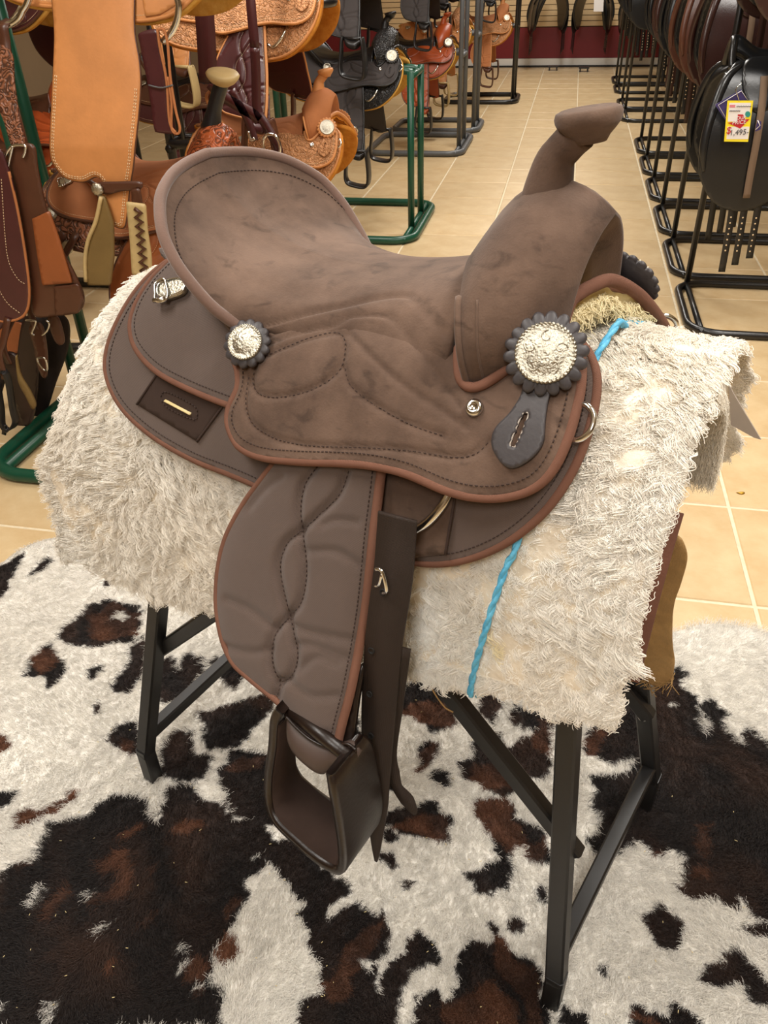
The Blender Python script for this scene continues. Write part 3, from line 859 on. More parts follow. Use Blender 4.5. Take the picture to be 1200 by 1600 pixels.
# blue twine round the pad
TWINE = mat('blue_twine', (66, 160, 205), 0.6, rgb2=(110, 195, 230), vscale=90, bump=0.5, bscale=300)
twb = Barrel(0.004)
qs = [twb.hit(u, v) for u, v in [(960, 513), (944, 536), (926, 560)]] + [np.array([0.285, 0.20]), ] + [twb.hit(u, v) for u, v in [(806, 850), (793, 880), (775, 930), (758, 985), (745, 1030), (738, 1060), (734, 1085)]]
qs = np.array(qs); 
qc_ = catmull(qs, 8); ti = np.arange(len(qc_)) / 8.0
tp = twb.pos(qc_, np.interp(ti, [0, 1.6, 2.3, 3.6, 4.1, 9], [0.004, 0.003, -0.006, -0.006, 0.003, 0.004]))
tp2 = np.vstack([tp, [tp[-1] + np.array([0.0, 0.03, -0.03]), tp[-1] + np.array([0, 0.1, -0.03])]])
far = np.array([twb.pos(np.array([[qs[0][0] + 0.05 * min(1.0, max(0.0, (k - 2) / 5)), qs[0][1] - (k + 1) * 0.026]]), 0.004 if k < 1 else -0.007)[0] for k in range(15)])
tp2 = np.vstack([far[::-1], tp2])
tw = empty('blue_twine', s2w((0.25, 0, 0.60)), ANG)
tag(tw, 'bright blue baling twine tied round the cream fleece pad', 'twine')
tb = MB()
for k in range(2):
    P, T, U, W = frames(resample(tp2, 0.004))
    a = np.arange(len(P)) * 0.55 + math.pi * k
    tb.add(*tube(P + 0.0014 * (np.cos(a)[:, None] * U + np.sin(a)[:, None] * W), 0.0030, 6))
o = tb.build('strand', TWINE, tw); o.location = (-0.25, 0, -0.60)
# burlap hanging from the padding at the front of the stand
BURLAP = mat('burlap', (182, 146, 94), 0.95, var=0.25, vscale=40, weave=160, bump=0.5, bscale=300)
burl = empty('burlap_cloth', s2w((0.40, 0.10, 0.45)), ANG)
tag(burl, 'frayed tan burlap flap hanging at the front leg below the fleece pad', 'burlap')
"""outline traced on the sheet hanging just behind the front edge of the pad"""
BUR_PX = [(1040, 838), (1062, 832), (1074, 850), (1076, 872), (1066, 908), (1055, 940), (1051, 975), (1053, 1010), (1056, 1035), (1050, 1058), (1030, 1066), (1016, 1060), (1000, 1040), (985, 1028), (982, 960), (985, 880), (984, 790), (986, 700), (990, 640), (1012, 640), (1020, 700), (1026, 790)]
BYF = lambda z: 0.223 - 0.2 * (z - 0.09) - 0.022          # lies against the far front leg
def at_leg(u, v):
    y = 0.1
    for _ in range(8):
        p = at_y(u, v, y); y = BYF(p[2])
    return p
def bur_xyz(q):
    y = BYF(q[:, 1]) - 0.003 + 0.003 * np.sin((q[:, 1] - 0.5) * 18)
    return np.stack([q[:, 0], y, q[:, 1]], 1)
bq = np.array([at_leg(u, v)[[0, 2]] for u, v in BUR_PX])
V2, F = fill2d(catmull(bq, 5, True), 0.006)
tp_ = bur_xyz(V2); wav = -0.003 - 0.003 * vnoise(V2, 30, 81)
v, f = solid_sheet(V2, F, tp_ + np.c_[0 * wav, wav - 0.001, 0 * wav], tp_ + np.c_[0 * wav, wav + 0.002, 0 * wav])
def PB(o): o.location = (-0.40, -0.10, -0.45); return o
PB(mesh_obj('cloth', v, f, BURLAP, burl))
fb = MB()
for k in range(26):
    u0, v0 = 1012 + k * 1.7 + random.uniform(-3, 3), 1062 - abs(k - 13) * 0.4
    q = at_leg(u0, v0 - 6)
    L = random.uniform(0.012, 0.04)
    fb.add(*tube(catmull([q, q + np.array([random.uniform(-.01, .01), random.uniform(-.012, 0), -L * 0.5]), q + np.array([random.uniform(-.025, .02), random.uniform(-.02, 0), -L])], 4), 0.0006, 4))
PB(fb.build('fringe', BURLAP, burl))['kind'] = 'stuff'
th = np.array([at_y(u, v, -0.20) for u, v in catmull([(668, 1062), (680, 1085), (695, 1105), (708, 1113)], 5)])
o = P_(MB().add(*tube(th, 0.0011, 5)).build('loose_thread', BURLAP, pad))
# paper tag sticking out of the front of the pad
PAPER = mat('grey_card', (176, 164, 152), 0.7, var=0.08, vscale=15)
tg = empty('paper_tag', s2w((0.43, 0.06, 0.93)), ANG)
tag(tg, 'plain grey paper tag poking out from the front end of the fleece pad', 'tag')
tq = np.array([at_y(u, v, 0.06) for u, v in [(1138, 600), (1150, 622), (1189, 687), (1178, 684), (1142, 664)]])
v = np.vstack([tq, tq + np.array([0.0004, 0.0012, 0])])
o = mesh_obj('card', v, [(0, 1, 2, 3, 4), (9, 8, 7, 6, 5)] + [(i, (i + 1) % 5, (i + 1) % 5 + 5, i + 5) for i in range(5)], PAPER, tg, False)
o.location = (-0.43, -0.06, -0.93)
# ================================================================== the brown saddle
SUEDE = mat('brown_suede', (110, 89, 76), 0.92, rgb2=(81, 64, 54), vscale=11, bump=0.25, bscale=420, sheen=0.12, spec=0.15, smudge=0.35)
CORD = mat('brown_cordura', (98, 83, 76), 0.8, var=0.08, vscale=20, weave=330, sheen=0.15, spec=0.2)
CORDD = mat('dark_brown_webbing', (62, 48, 42), 0.8, weave=420, spec=0.25)
BIND = mat('russet_binding', (126, 88, 72), 0.8, var=0.12, vscale=30, weave=500, spec=0.2)
STITCH = mat('dark_stitching', (52, 36, 30), 0.8)
LINING = mat('cream_shearling', (228, 212, 168), 0.95, rgb2=(204, 182, 126), vscale=30, bump=1.0, bscale=60, spec=0.1)
SILVER = mat('engraved_silver', (196, 190, 174), 0.36, metal=1.0, bump=0.7, bscale=330, var=0.25, vscale=160)
BLKLEA = mat('charcoal_leather', (64, 60, 62), 0.5, var=0.15, vscale=25, bump=0.15, bscale=160, spec=0.5)
DKLEA = mat('dark_brown_leather', (31, 20, 15), 0.36, var=0.3, vscale=12, bump=0.15, bscale=180, spec=0.5)
SZ = 0.75
saddle = empty('western_saddle', s2w((0, 0, SZ)), ANG)
tag(saddle, 'brown synthetic suede western saddle resting on the cream fleece pad', 'saddle')
def H(o, parent=None):
    """hang a part built in saddle coordinates under the saddle (or under one of its parts)"""
    if o.name.split('.')[0] in ('stitching', 'slot_stitching', 'rope_edge', 'scrollwork'):
        o['kind'] = 'stuff'
    if parent is None:
        o.parent = saddle; o.location = (0, 0, -SZ)
    else:
        o.parent = parent; o.location = (0, 0, 0)
    return o
def mirror_copy(o, parent=None):
    """the same part on the far side of the saddle"""
    c = o.copy(); me = o.data.copy()
    n = len(me.vertices); co = np.zeros(n * 3); me.vertices.foreach_get('co', co)
    co = co.reshape(-1, 3); co[:, 1] *= -1; me.vertices.foreach_set('co', co.ravel()); me.flip_normals(); me.update()
    c.data = me; COL.objects.link(c)
    c.parent = parent if parent is not None else o.parent
    for ch in list(o.children):
        if ch.type == 'MESH': mirror_copy(ch, c)
    return c
def dashes(P, N, length=0.0032, gap=0.0022, r=0.0007):
    Q = resample(P, (length + gap)); M = MB()
    for a, b in zip(Q[:-1], Q[1:]):
        d = (b - a) * (length / (length + gap)); n = np.linalg.norm(d)
        if n < 1e-6: continue
        M.add(*tube([a, a + d], r, 4))
    return M
def inset(Q, d):
    """offset an open 2d polyline to its left by d"""
    T = np.gradient(Q, axis=0); T /= np.linalg.norm(T, axis=1)[:, None] + 1e-9
    return Q + d * np.stack([-T[:, 1], T[:, 0]], 1)
def panel(name, edge_px, close_q, off, thick, m, surf=None, step=0.006, grooves=(), gw=3.0, gd=0.0025, puff=0.0, label=None, rim=0.0052, stitch=True):
    """padded panel: visible edge given in pixels on the surface, hidden edge in surface coordinates"""
    S = surf or Barrel(off)
    E = catmull([S.hit(u, v) for u, v in edge_px], 8)
    outline = np.vstack([E, np.array(close_q)]) if len(close_q) else E
    V2, F = fill2d(outline, step)
    P = S.pos(V2, S.off if surf is None else None) if surf is None else S.pos(V2)
    h = np.zeros(len(V2))
    d_edge = dist_poly(V2, E)
    if puff: h += puff * (1 - np.exp(-(d_edge / 0.02)))
    if len(grooves):
        px = spx(P)
        for g in grooves:
            h -= gd * np.exp(-(dist_poly(px, catmull(g, 6)) / gw) ** 2)
    top = S.pos(V2, S.off + h); bot = S.pos(V2, S.off - thick)
    v, f = solid_sheet(V2, F, top, bot)
    # outward orientation
    o = H(mesh_obj(name, v, f, m))
    if label: o['label'] = label
    if rim:
        e3 = S.pos(resample(E, 0.005), S.off - thick * 0.35)
        H(MB().add(*tube(e3, rim, 8)).build('binding', BIND), o)
    if stitch:
        c = V2.mean(0); q = resample(E, 0.004)
        sgn = 1 if in_poly(inset(q, 0.004)[5:-5:5], outline).mean() > 0.5 else -1
        qq = inset(q, sgn * 0.0095)
        s3 = S.pos(qq, S.off + 0.0005 + puff * 0.35)
        H(dashes(s3, None).build('stitching', STITCH), o)
    return o, S, E
r3 = lambda d: math.radians(d) * 0.3
# --- skirt
skirt, SK, E_sk = panel('skirt', SKIRT_PX, [(0.27, r3(8)), (-0.25, r3(5)), (-0.33, r3(12))], 0.012, 0.010, CORD, label='grey-brown woven skirt with russet edge binding')
mirror_copy(skirt)
# front arch of the skirts over the pad, with shearling lining below
arch = np.array([(0.270, -0.100, 1.005), (0.268, -0.075, 1.043), at_y(890, 474, -0.050), at_y(905, 459, -0.035), at_y(925, 447, -0.02), at_y(950, 438, 0.003), at_y(975, 445, 0.03), at_y(1000, 462, 0.055), at_y(1020, 485, 0.080), at_y(1037, 511, 0.105), at_y(1046, 535, 0.125)])
arch = catmull(arch, 6)
H(MB().add(*tube(arch, 0.0072, 10)).build('gullet_binding', BIND))
lin_rows = []
for k in range(9):
    t = k / 8
    q = arch.copy(); q[:, 0] = q[:, 0] - 0.003 - 0.10 * t; q[:, 2] -= 0.009 + 0.004 * t
    lin_rows.append(q)
lr = np.vstack(lin_rows); lr += np.c_[np.zeros(len(lr)), np.zeros(len(lr)), 0.004 * vnoise(lr, 45, 91) + 0.002 * vnoise(lr, 110, 92)]
nl = len(arch)
def lift_(P, o):
    P = P.copy(); P[:, 2] = np.maximum(P[:, 2], EZ + (EB + o) * np.sqrt(np.clip(1 - (P[:, 1] / (EA + o)) ** 2, 0, 1))); return P
lv = np.vstack([lift_(lr, 0.004), lift_(lr + np.array([0, 0, -0.012]), -0.002)]); gf = grid_faces(9, nl)
lf = gf + [tuple(i + len(lr) for i in q[::-1]) for q in gf] + [(j, j + 1, j + 1 + len(lr), j + len(lr)) for j in range(nl - 1)]
H(tag(mesh_obj('shearling_lining', lv, lf, LINING), 'cream shearling lining inside the front arch'))
# wool of the lining at the arch
n_ = 14000
ii = RNG.integers(0, len(lr), n_); root = lr[ii] + RNG.normal(0, 0.004, (n_, 3)); root[:, 2] = lr[ii][:, 2] - 0.011
d_ = np.stack([RNG.normal(0.35, 0.4, n_), RNG.normal(0, 0.5, n_), -np.abs(RNG.normal(0.9, 0.3, n_))], 1)
k_ = np.linspace(0, 1, 5)
pts_ = root[:, None, :] + d_[:, None, :] * (k_[None, :, None] * 0.016) + 0.0025 * np.sin(k_[None, :, None] * 7 + RNG.uniform(0, 6, (n_, 1, 3)))
H(hair('shearling_wool', pts_, 0.0007, mat('shearling_wool', (236, 222, 182), 0.9, spec=0.1), None, None, 0.5))
# inner skirt behind the arch closing the gullet
far_sk = arch[arch[:, 1] > -0.02]
# --- slotted webbing patch on the rear skirt
PSK = Barrel(0.0135)
patch_px = [(247, 583), (300, 608), (352, 630), (330, 655), (308, 690), (260, 664), (214, 632), (232, 606)]
pq = np.array([PSK.hit(u, v) for u, v in patch_px]); V2, F = fill2d(np.vstack([resample(pq[[0, 2]], .02), resample(pq[[2, 4]], .02)[1:], resample(pq[[4, 6]], .02)[1:], resample(pq[[6, 0]], .02)[1:-1]]), 0.006)
v, f = solid_sheet(V2, F, PSK.pos(V2, 0.0138), PSK.pos(V2, 0.011))
patch = H(mesh_obj('webbing_patch', v, f, CORDD)); patch['label'] = 'dark ribbed webbing patch with a slot'
for a, b in (((247, 583), (214, 632)), ((352, 630), (308, 690))):
    l3 = PSK.pos(np.array([PSK.hit(*p) for p in resample([a, b], 6)]), 0.0142)
    H(MB().add(*tube(l3, 0.0016, 6)).build('patch_seam', STITCH), patch)
sl = np.array([PSK.hit(u, v) for u, v in resample([(259, 626), (299, 647)], 5)])
H(MB().add(*tube(PSK.pos(sl, 0.0143), 0.0030, 8, flat=0.5)).build('slot', LINING), patch)
loop = np.array([PSK.hit(u, v) for u, v in catmull([(252, 620), (262, 613), (303, 634), (309, 646), (303, 656), (262, 637)], 5, True)])
H(dashes(PSK.pos(loop, 0.0145), None, 0.003, 0.0025, 0.0009).build('slot_stitching', STITCH), patch)
# --- rear jockey
rear, RJ, E_rj = panel('rear_jockey', [(292, 385), (258, 412), (232, 440), (210, 478), (203, 512), (213, 546), (245, 580), (295, 607), (357, 632), (430, 655)],
                       [(-0.02, r3(30)), (-0.20, r3(10)), (-0.27, r3(12))], 0.022, 0.009, CORD, puff=0.005)
mirror_copy(rear)
# --- seat jockey with stitched seams
C8 = lambda L: [(380 + x / 3, 430 + y / 3) for x, y in L]
SEAMS = [C8(L) for L in ([(105,230),(300,175),(480,135),(640,100),(740,90),(795,105),(870,190),(960,290)],
    [(110,320),(300,255),(420,230),(490,190),(560,180),(640,180),(700,200),(760,270),(850,390),(930,500),(1020,620)],
    [(490,265),(560,340),(660,440),(780,540),(920,630),(1050,720)],
    [(70,400),(200,340),(330,290),(440,270),(475,300),(480,360),(460,440),(400,500),(300,550),(180,575),(90,565),(50,510),(60,430),(70,400)],
    [(30,480),(20,600),(50,690),(110,740),(200,780),(350,805),(600,815),(800,830),(1000,860),(1100,840),(1160,780)],
    [(480,440),(500,510),(560,570),(650,630),(800,710),(950,760)])]
JOCK_PX = [(384,503),(366,522),(360,545),(370,575),(371,605),(358,640),(360,668),(380,697),(415,714),(470,721),(540,724),(590,729),(640,741),(700,766),(745,777),(790,776),(832,762),(862,733),(885,685),(902,625),(908,580),(904,545),(890,522),(868,508)]
NOTCH_PX = [(850,520),(830,540),(812,562),(785,585),(755,604),(733,607),(720,592),(717,565),(718,545)]
SJ = Barrel(0.032)
qa = catmull([SJ.hit(u, v) for u, v in JOCK_PX], 8); qb = catmull([SJ.hit(u, v) for u, v in NOTCH_PX], 6)
qc = np.array([(0.16, r3(24)), (0.05, r3(26)), (-0.05, r3(30)), (-0.085, r3(36))])
V2, F = fill2d(np.vstack([qa, qb, qc]), 0.0042)
P = SJ.pos(V2); px = spx(P); h = 0.004 * (1 - np.exp(-dist_poly(V2, np.vstack([qa, qb])) / 0.02))
for g in SEAMS:
    h -= 0.0045 * np.exp(-(dist_poly(px, catmull(g, 6)) / 4.2) ** 2)
h += 0.0010 * vnoise(V2, 22, 95)
h -= 0.016 * np.exp(-dist_poly(V2, qc) / 0.016)
flare = 0.012 * np.exp(-dist_poly(V2, qa[56:110]) / 0.035)
v, f = solid_sheet(V2, F, SJ.pos(V2, SJ.off + h + flare), SJ.pos(V2, SJ.off + flare + np.minimum(h, 0) - 0.009))
jock = H(mesh_obj('seat_jockey', v, f, SUEDE)); jock['label'] = 'brown suede seat jockey with stitched seams and russet binding'
H(MB().add(*tube(SJ.pos(resample(qa, 0.005), SJ.off - 0.004 + 0.012 * np.exp(-dist_poly(resample(qa, 0.005), qa[56:110]) / 0.035)), 0.0056, 8)).build('binding', BIND), jock)
H(MB().add(*tube(SJ.pos(resample(qb, 0.005), SJ.off + 0.003), 0.0056, 8)).build('notch_binding', BIND), jock)
q = resample(qa, 0.004); s_ = 1 if in_poly(inset(q, 0.006)[10:-10:7], np.vstack([qa, qb, qc])).mean() > .5 else -1
qi = inset(q, s_ * 0.010)
sm = dashes(SJ.pos(qi, SJ.off + 0.0025 + 0.012 * np.exp(-dist_poly(qi, qa[56:110]) / 0.035)), None)
for g in SEAMS[3:]:
    gq = np.array([SJ.hit(u, v) for u, v in resample(catmull(g, 5), 4)])
    d2 = dashes(SJ.pos(gq, SJ.off + 0.0006 + 0.012 * np.exp(-dist_poly(gq, qa[56:110]) / 0.035)), None, 0.003, 0.003, 0.0006); sm.add(d2.v, d2.f)
H(sm.build('stitching', STITCH), jock)
mirror_copy(jock)
# --- seat with the dished cantle
rim_h = catmull(np.array([(-0.253, 0.0, 1.157), (-0.253, 0.04, 1.152), (-0.243, 0.08, 1.145), (-0.223, 0.12, 1.131), (-0.197, 0.15, 1.108), (-0.178, 0.162, 1.088), (-0.155, 0.166, 1.062), (-0.125, 0.160, 1.028), (-0.097, 0.146, 1.002)]), 8)
RIM = np.vstack([rim_h[::-1] * np.array([1, -1, 1]), rim_h[1:]])
ns_ = len(RIM); nt_ = 70
sv = np.linspace(-1, 1, ns_)
front_y = sv * 0.135
P0 = RIM
cy = np.clip(np.abs(RIM[:, 1]) / 0.166, 0, 1) * np.sign(sv)
P3 = np.stack([np.full(ns_, 0.165), front_y, 1.088 - 0.035 * np.abs(sv) ** 2 - 0.06 * np.abs(sv) ** 5], 1)
P1 = np.stack([P0[:, 0] + 0.065 - 0.025 * np.abs(sv) ** 2, P0[:, 1] * 0.80 - 0.0, P0[:, 2] - (0.128 * (1 - np.abs(sv) ** 2.2) + 0.006)], 1)
P2 = np.stack([np.full(ns_, 0.02), sv * 0.132, 1.034 - 0.006 * np.abs(sv) ** 2 - 0.05 * np.abs(sv) ** 6], 1)
T_ = np.linspace(0, 1, nt_)[:, None, None]
SEATP = ((1 - T_) ** 3 * P0 + 3 * (1 - T_) ** 2 * T_ * P1 + 3 * (1 - T_) * T_ ** 2 * P2 + T_ ** 3 * P3).reshape(-1, 3)
px = spx(SEATP); h = np.zeros(len(SEATP))
for g in SEAMS[:3]:
    h -= 0.0045 * np.exp(-(dist_poly(px, catmull(g, 6)) / 4.2) ** 2)
SEATP[:, 2] += h
base = SEATP.copy(); base[:, 2] = np.minimum(base[:, 2] - 0.02, 1.03)
# underside follows below
nS = len(SEATP); gf = grid_faces(nt_, ns_)
und = SEATP + np.array([0.004, 0, -0.014])
sf = [q[::-1] for q in gf] + [tuple(i + nS for i in q) for q in gf]
sf += [(j, j + 1, j + 1 + nS, j + nS) for j in range(ns_ - 1)] + [((nt_ - 1) * ns_ + j + nS, (nt_ - 1) * ns_ + j + 1 + nS, (nt_ - 1) * ns_ + j + 1, (nt_ - 1) * ns_ + j) for j in range(ns_ - 1)]
sf += [(i * ns_ + nS, (i + 1) * ns_ + nS, (i + 1) * ns_, i * ns_) for i in range(nt_ - 1)] + [(i * ns_ + ns_ - 1, (i + 1) * ns_ + ns_ - 1, (i + 1) * ns_ + ns_ - 1 + nS, i * ns_ + ns_ - 1 + nS) for i in range(nt_ - 1)]
seat = H(mesh_obj('seat', np.vstack([SEATP, und]), sf, SUEDE)); seat['label'] = 'dished brown suede seat rising to a broad cantle'
H(MB().add(*tube(RIM + np.array([-0.003, 0, 0.001]), 0.0072, 10)).build('cantle_roll', mat('cantle_roll_suede', (112, 88, 77), 0.85, var=0.12, vscale=14, bump=0.2, bscale=400, sheen=0.3, spec=0.2)), seat)
rin = SEATP.reshape(nt_, ns_, 3)[4] + np.array([0, 0, 0.0012])
H(dashes(rin, None, 0.0035, 0.0025, 0.0007).build('stitching', STITCH), seat)
# back of the cantle down to the rear jockey
cb = []
for k in range(7):
    t = k / 6
    lowx = RIM[:, 0] + 0.055 + 0.01 * np.abs(sv); lowy = RIM[:, 1] * 0.86
    zj = EZ + (EB + 0.026) * np.sqrt(np.clip(1 - (lowy / (EA + 0.026)) ** 2, 0.02, 1))
    low = np.stack([lowx, lowy, np.minimum(zj - 0.004, RIM[:, 2] - 0.01)], 1)
    bow = np.sin(t * math.pi) * 0.008
    cb.append(RIM * (1 - t) + low * t + np.stack([-bow * np.ones(ns_), 0 * sv, 0 * sv], 1))
H(mesh_obj('cantle_back', np.vstack(cb), grid_faces(7, ns_), SUEDE))
# --- fork (swell)
Bk = np.array([(0.202, -0.134, 0.975), (0.193, -0.147, 1.032), (0.179, -0.126, 1.076), (0.157, -0.070, 1.097), (0.136, 0.0, 1.092)])
Md = np.array([(0.243, -0.112, 0.990), (0.241, -0.126, 1.054), (0.232, -0.103, 1.110), (0.217, -0.052, 1.152), (0.206, 0.0, 1.169)])
Fr = np.array([(0.274, -0.087, 1.010), (0.277, -0.079, 1.056), (0.280, -0.062, 1.102), (0.283, -0.032, 1.132), (0.286, 0.0, 1.147)])
def full(h):
    c = catmull(h, 10); return np.vstack([c, c[:-1][::-1] * np.array([1, -1, 1])])
Bk, Md, Fr = full(Bk), full(Md), full(Fr)
nf = len(Bk)
ctr = lambda Q, d: np.stack([Q[:, 0], Q[:, 1] * (1 - d * 7), Q[:, 2] - d], 1)
rows = []
for k in range(11):
    t = k / 10
    # quadratic through back, middle, front
    rows.append(Bk * (2 * (t - .5) * (t - 1)) + Md * (-4 * t * (t - 1)) + Fr * (2 * t * (t - .5)))
for (d, xx) in ((0.003, -0.0005), (0.006, -0.003), (0.012, -0.008), (0.035, -0.024), (0.062, -0.034)):
    rows.append(ctr(Fr, d) + np.array([xx, 0, 0]))
rows.append(ctr(Md, 0.07)); rows.append(ctr(Bk, 0.055)); rows.append(ctr(Bk, 0.012) + np.array([-0.001, 0, 0]))
fv = np.vstack(rows); nr = len(rows)
fl_ = EZ + (EB + 0.014) * np.sqrt(np.clip(1 - (fv[:, 1] / (EA + 0.014)) ** 2, 0, 1))
fv[:, 2] = np.maximum(fv[:, 2], fl_)                # the fork stands on the skirts, not in the pad
ff_ = grid_faces(nr, nf, wrap_u=True)
ff_.append(tuple(i * nf for i in range(nr))[::-1]); ff_.append(tuple(i * nf + nf - 1 for i in range(nr)))
fork = H(mesh_obj('fork', fv, ff_, SUEDE)); fork['label'] = 'brown suede covered fork'
seam = Bk * 0.72 + Md * 0.28 + np.array([0, 0, 0.0]); t = 0.16
seam = Bk * (2 * (t - .5) * (t - 1)) + Md * (-4 * t * (t - 1)) + Fr * (2 * t * (t - .5))
H(MB().add(*tube(seam[3:19] + np.array([-0.0003, 0.0002, 0]), 0.0013, 6)).build('welt', SUEDE), fork)
for side in (1, -1):
    e = Bk[4:22] * np.array([1, side, 1])
    H(MB().add(*tube(e + np.array([-0.0015, 0.001 * side, 0]), 0.0040, 8)).build('fork_edge', SUEDE), fork)
# --- horn
hc = catmull([(0.212, 0, 1.135), (0.2135, 0, 1.165), (0.2185, 0, 1.190), (0.2290, 0, 1.2045), (0.2400, 0, 1.2165)], 5)
hr = np.interp(np.linspace(0, 1, len(hc)), [0, .3, .6, .85, 1], [0.030, 0.0235, 0.0180, 0.0178, 0.0185])
horn = H(MB().add(*tube(hc, hr, 20, up=(0, 1, 0))).build('horn', SUEDE)); horn['label'] = 'suede wrapped horn with a flat tilted cap'
capn = np.array([-0.16, 0, 1.0]); capc = np.array([0.2475, 0, 1.2275])
H(MB().add(*lathe(capc, capn, [(0.0165, -0.020), (0.0200, -0.0145), (0.0255, -0.009), (0.0300, -0.004), (0.0320, 0.0), (0.0325, 0.004), (0.031, 0.0085), (0.026, 0.0105), (0.010, 0.0115), (0.002, 0.0118)], 32)).build('horn_cap', SUEDE), horn)
# --- fender hanging outside the skirt
class FenderSurf:
    off = 0.0
    def f(s, x, z): return -0.192 - 0.42 * (0.9 - z) - 0.10 * np.maximum(0.70 - z, 0) - 0.15 * (x - 0.06) ** 2
    def hit(s, u, v):
        d = sray(u, v); t = np.arange(0.4, 1.6, 0.003); P = CS + t[:, None] * d
        g = P[:, 1] - s.f(P[:, 0], P[:, 2])
        k = np.nonzero((g[:-1] < 0) & (g[1:] >= 0))[0][0]; w = g[k] / (g[k] - g[k + 1]); p = P[k] * (1 - w) + P[k + 1] * w
        return np.array([p[0], p[2]])
    def pos(s, q, off=0.0):
        q = np.asarray(q, float)
        return np.stack([q[:, 0], s.f(q[:, 0], q[:, 1]) - np.asarray(off) * 0.93, q[:, 1] - np.asarray(off) * -0.37], 1)
FS = FenderSurf()
CF = lambda L: [(320 + x / 2.6667, 680 + y / 2.6667) for x, y in L]
FQ = [CF(L) for L in ([(470,130),(420,200),(400,300),(410,420),(425,560),(405,690),(360,750),(300,820),(280,900),(290,980),(315,1030),(300,1090)],
    [(600,150),(560,250),(480,330),(415,390),(345,450),(315,540),(330,650),(355,750),(375,840),(388,920),(365,1000),(315,1030)],
    [(330,170),(260,220),(190,300)], [(640,360),(560,350),(500,370)], [(650,540),(560,480),(440,480)], [(370,790),(480,820),(620,850)], [(390,870),(460,870),(600,930)],
    [(410,970),(480,920),(560,950)], [(360,1020),(450,1080),(560,1080)], [(80,880),(200,900),(280,890)], [(100,680),(200,720),(300,800)], [(390,1200),(450,1240),(520,1240)])]
left_px = [(428, 722), (405, 752), (378, 790), (352, 840), (340, 890), (337, 940), (345, 995), (362, 1035), (390, 1062), (432, 1097), (455, 1122), (480, 1150), (505, 1163)]
right_px = [(526, 1168), (535, 1130), (548, 1080), (560, 1020), (570, 960), (577, 900), (583, 840), (590, 785), (597, 728)]
eL = catmull([FS.hit(u, v) for u, v in left_px], 6); eR = catmull([FS.hit(u, v) for u, v in right_px], 6)
outl = np.vstack([eL, eR, [FS.hit(590, 700), FS.hit(445, 695)]])
V2, F = fill2d(outl, 0.0042)
P = FS.pos(V2); px = spx(P)
h = 0.007 * (1 - np.exp(-dist_poly(V2, np.vstack([eL, eR])) / 0.018))
for i, g in enumerate(FQ):
    w, dpt = (6.0, 0.0080) if i < 2 else (6.0, 0.0036)
    h -= dpt * np.exp(-(dist_poly(px, catmull(g, 6)) / w) ** 2)
v, f = solid_sheet(V2, F, FS.pos(V2, h), FS.pos(V2, -0.006))
fend = H(mesh_obj('fender', v, f, CORD)); fend['label'] = 'quilted grey-brown fender with russet edge binding'
H(MB().add(*tube(FS.pos(resample(eL, 0.005), -0.002), 0.0042, 8)).build('binding', BIND), fend)
H(MB().add(*tube(FS.pos(resample(eR, 0.005), 0.000), 0.0058, 8)).build('binding', BIND), fend)
q = resample(eR, 0.004); s_ = 1 if in_poly(inset(q, 0.008)[5:-5:5], outl).mean() > .5 else -1
st = dashes(FS.pos(inset(q, s_ * 0.0095), 0.0035), None)
for g in FQ[:2]:
    gq = np.array([FS.hit(u, v) for u, v in resample(catmull(g, 5), 4)]); d2 = dashes(FS.pos(gq, 0.0000), None, 0.003, 0.003, 0.0006); st.add(d2.v, d2.f)
H(st.build('stitching', STITCH), fend)
mirror_copy(fend)
# dark under-leather of the fender and hobble strap round its tip
tipc = FS.pos(np.array([FS.hit(505, 1165)]))[0]
ul_px = [(560, 1040), (552, 1100), (545, 1150), (535, 1195), (500, 1205), (490, 1150), (520, 1100)]
uq = catmull([FS.hit(u, v) for u, v in ul_px], 5, True); V2, F = fill2d(uq, 0.008)
v, f = solid_sheet(V2, F, FS.pos(V2, -0.008), FS.pos(V2, -0.016))
H(tag(mesh_obj('stirrup_leather', v, f, DKLEA), 'dark brown stirrup leather'))
hob_px = [(453, 1116), (470, 1134), (492, 1152), (520, 1164), (548, 1158), (562, 1168), (560, 1185), (540, 1194), (520, 1199), (507, 1208), (488, 1200), (462, 1176), (451, 1150)]
hq = catmull([FS.hit(u, v) for u, v in hob_px], 4, True); V2, F = fill2d(hq, 0.005)
hh = 0.010 * (1 - np.exp(-dist_poly(V2, np.vstack([hq, hq[:1]])) / 0.008))
v, f = solid_sheet(V2, F, FS.pos(V2, 0.004 + hh), FS.pos(V2, -0.014))
hbo = H(tag(mesh_obj('hobble_strap', v, f, mat('hobble_leather', (76, 62, 56), 0.5, var=0.15, vscale=20, spec=0.4)), 'wide dark strap round the fender tip'))
e3 = FS.pos(np.array([FS.hit(u, v) for u, v in resample(catmull(hob_px[:6], 5), 4)]), 0.008)
H(MB().add(*tube(e3, 0.0022, 6)).build('strap_edge', DKLEA), hbo)
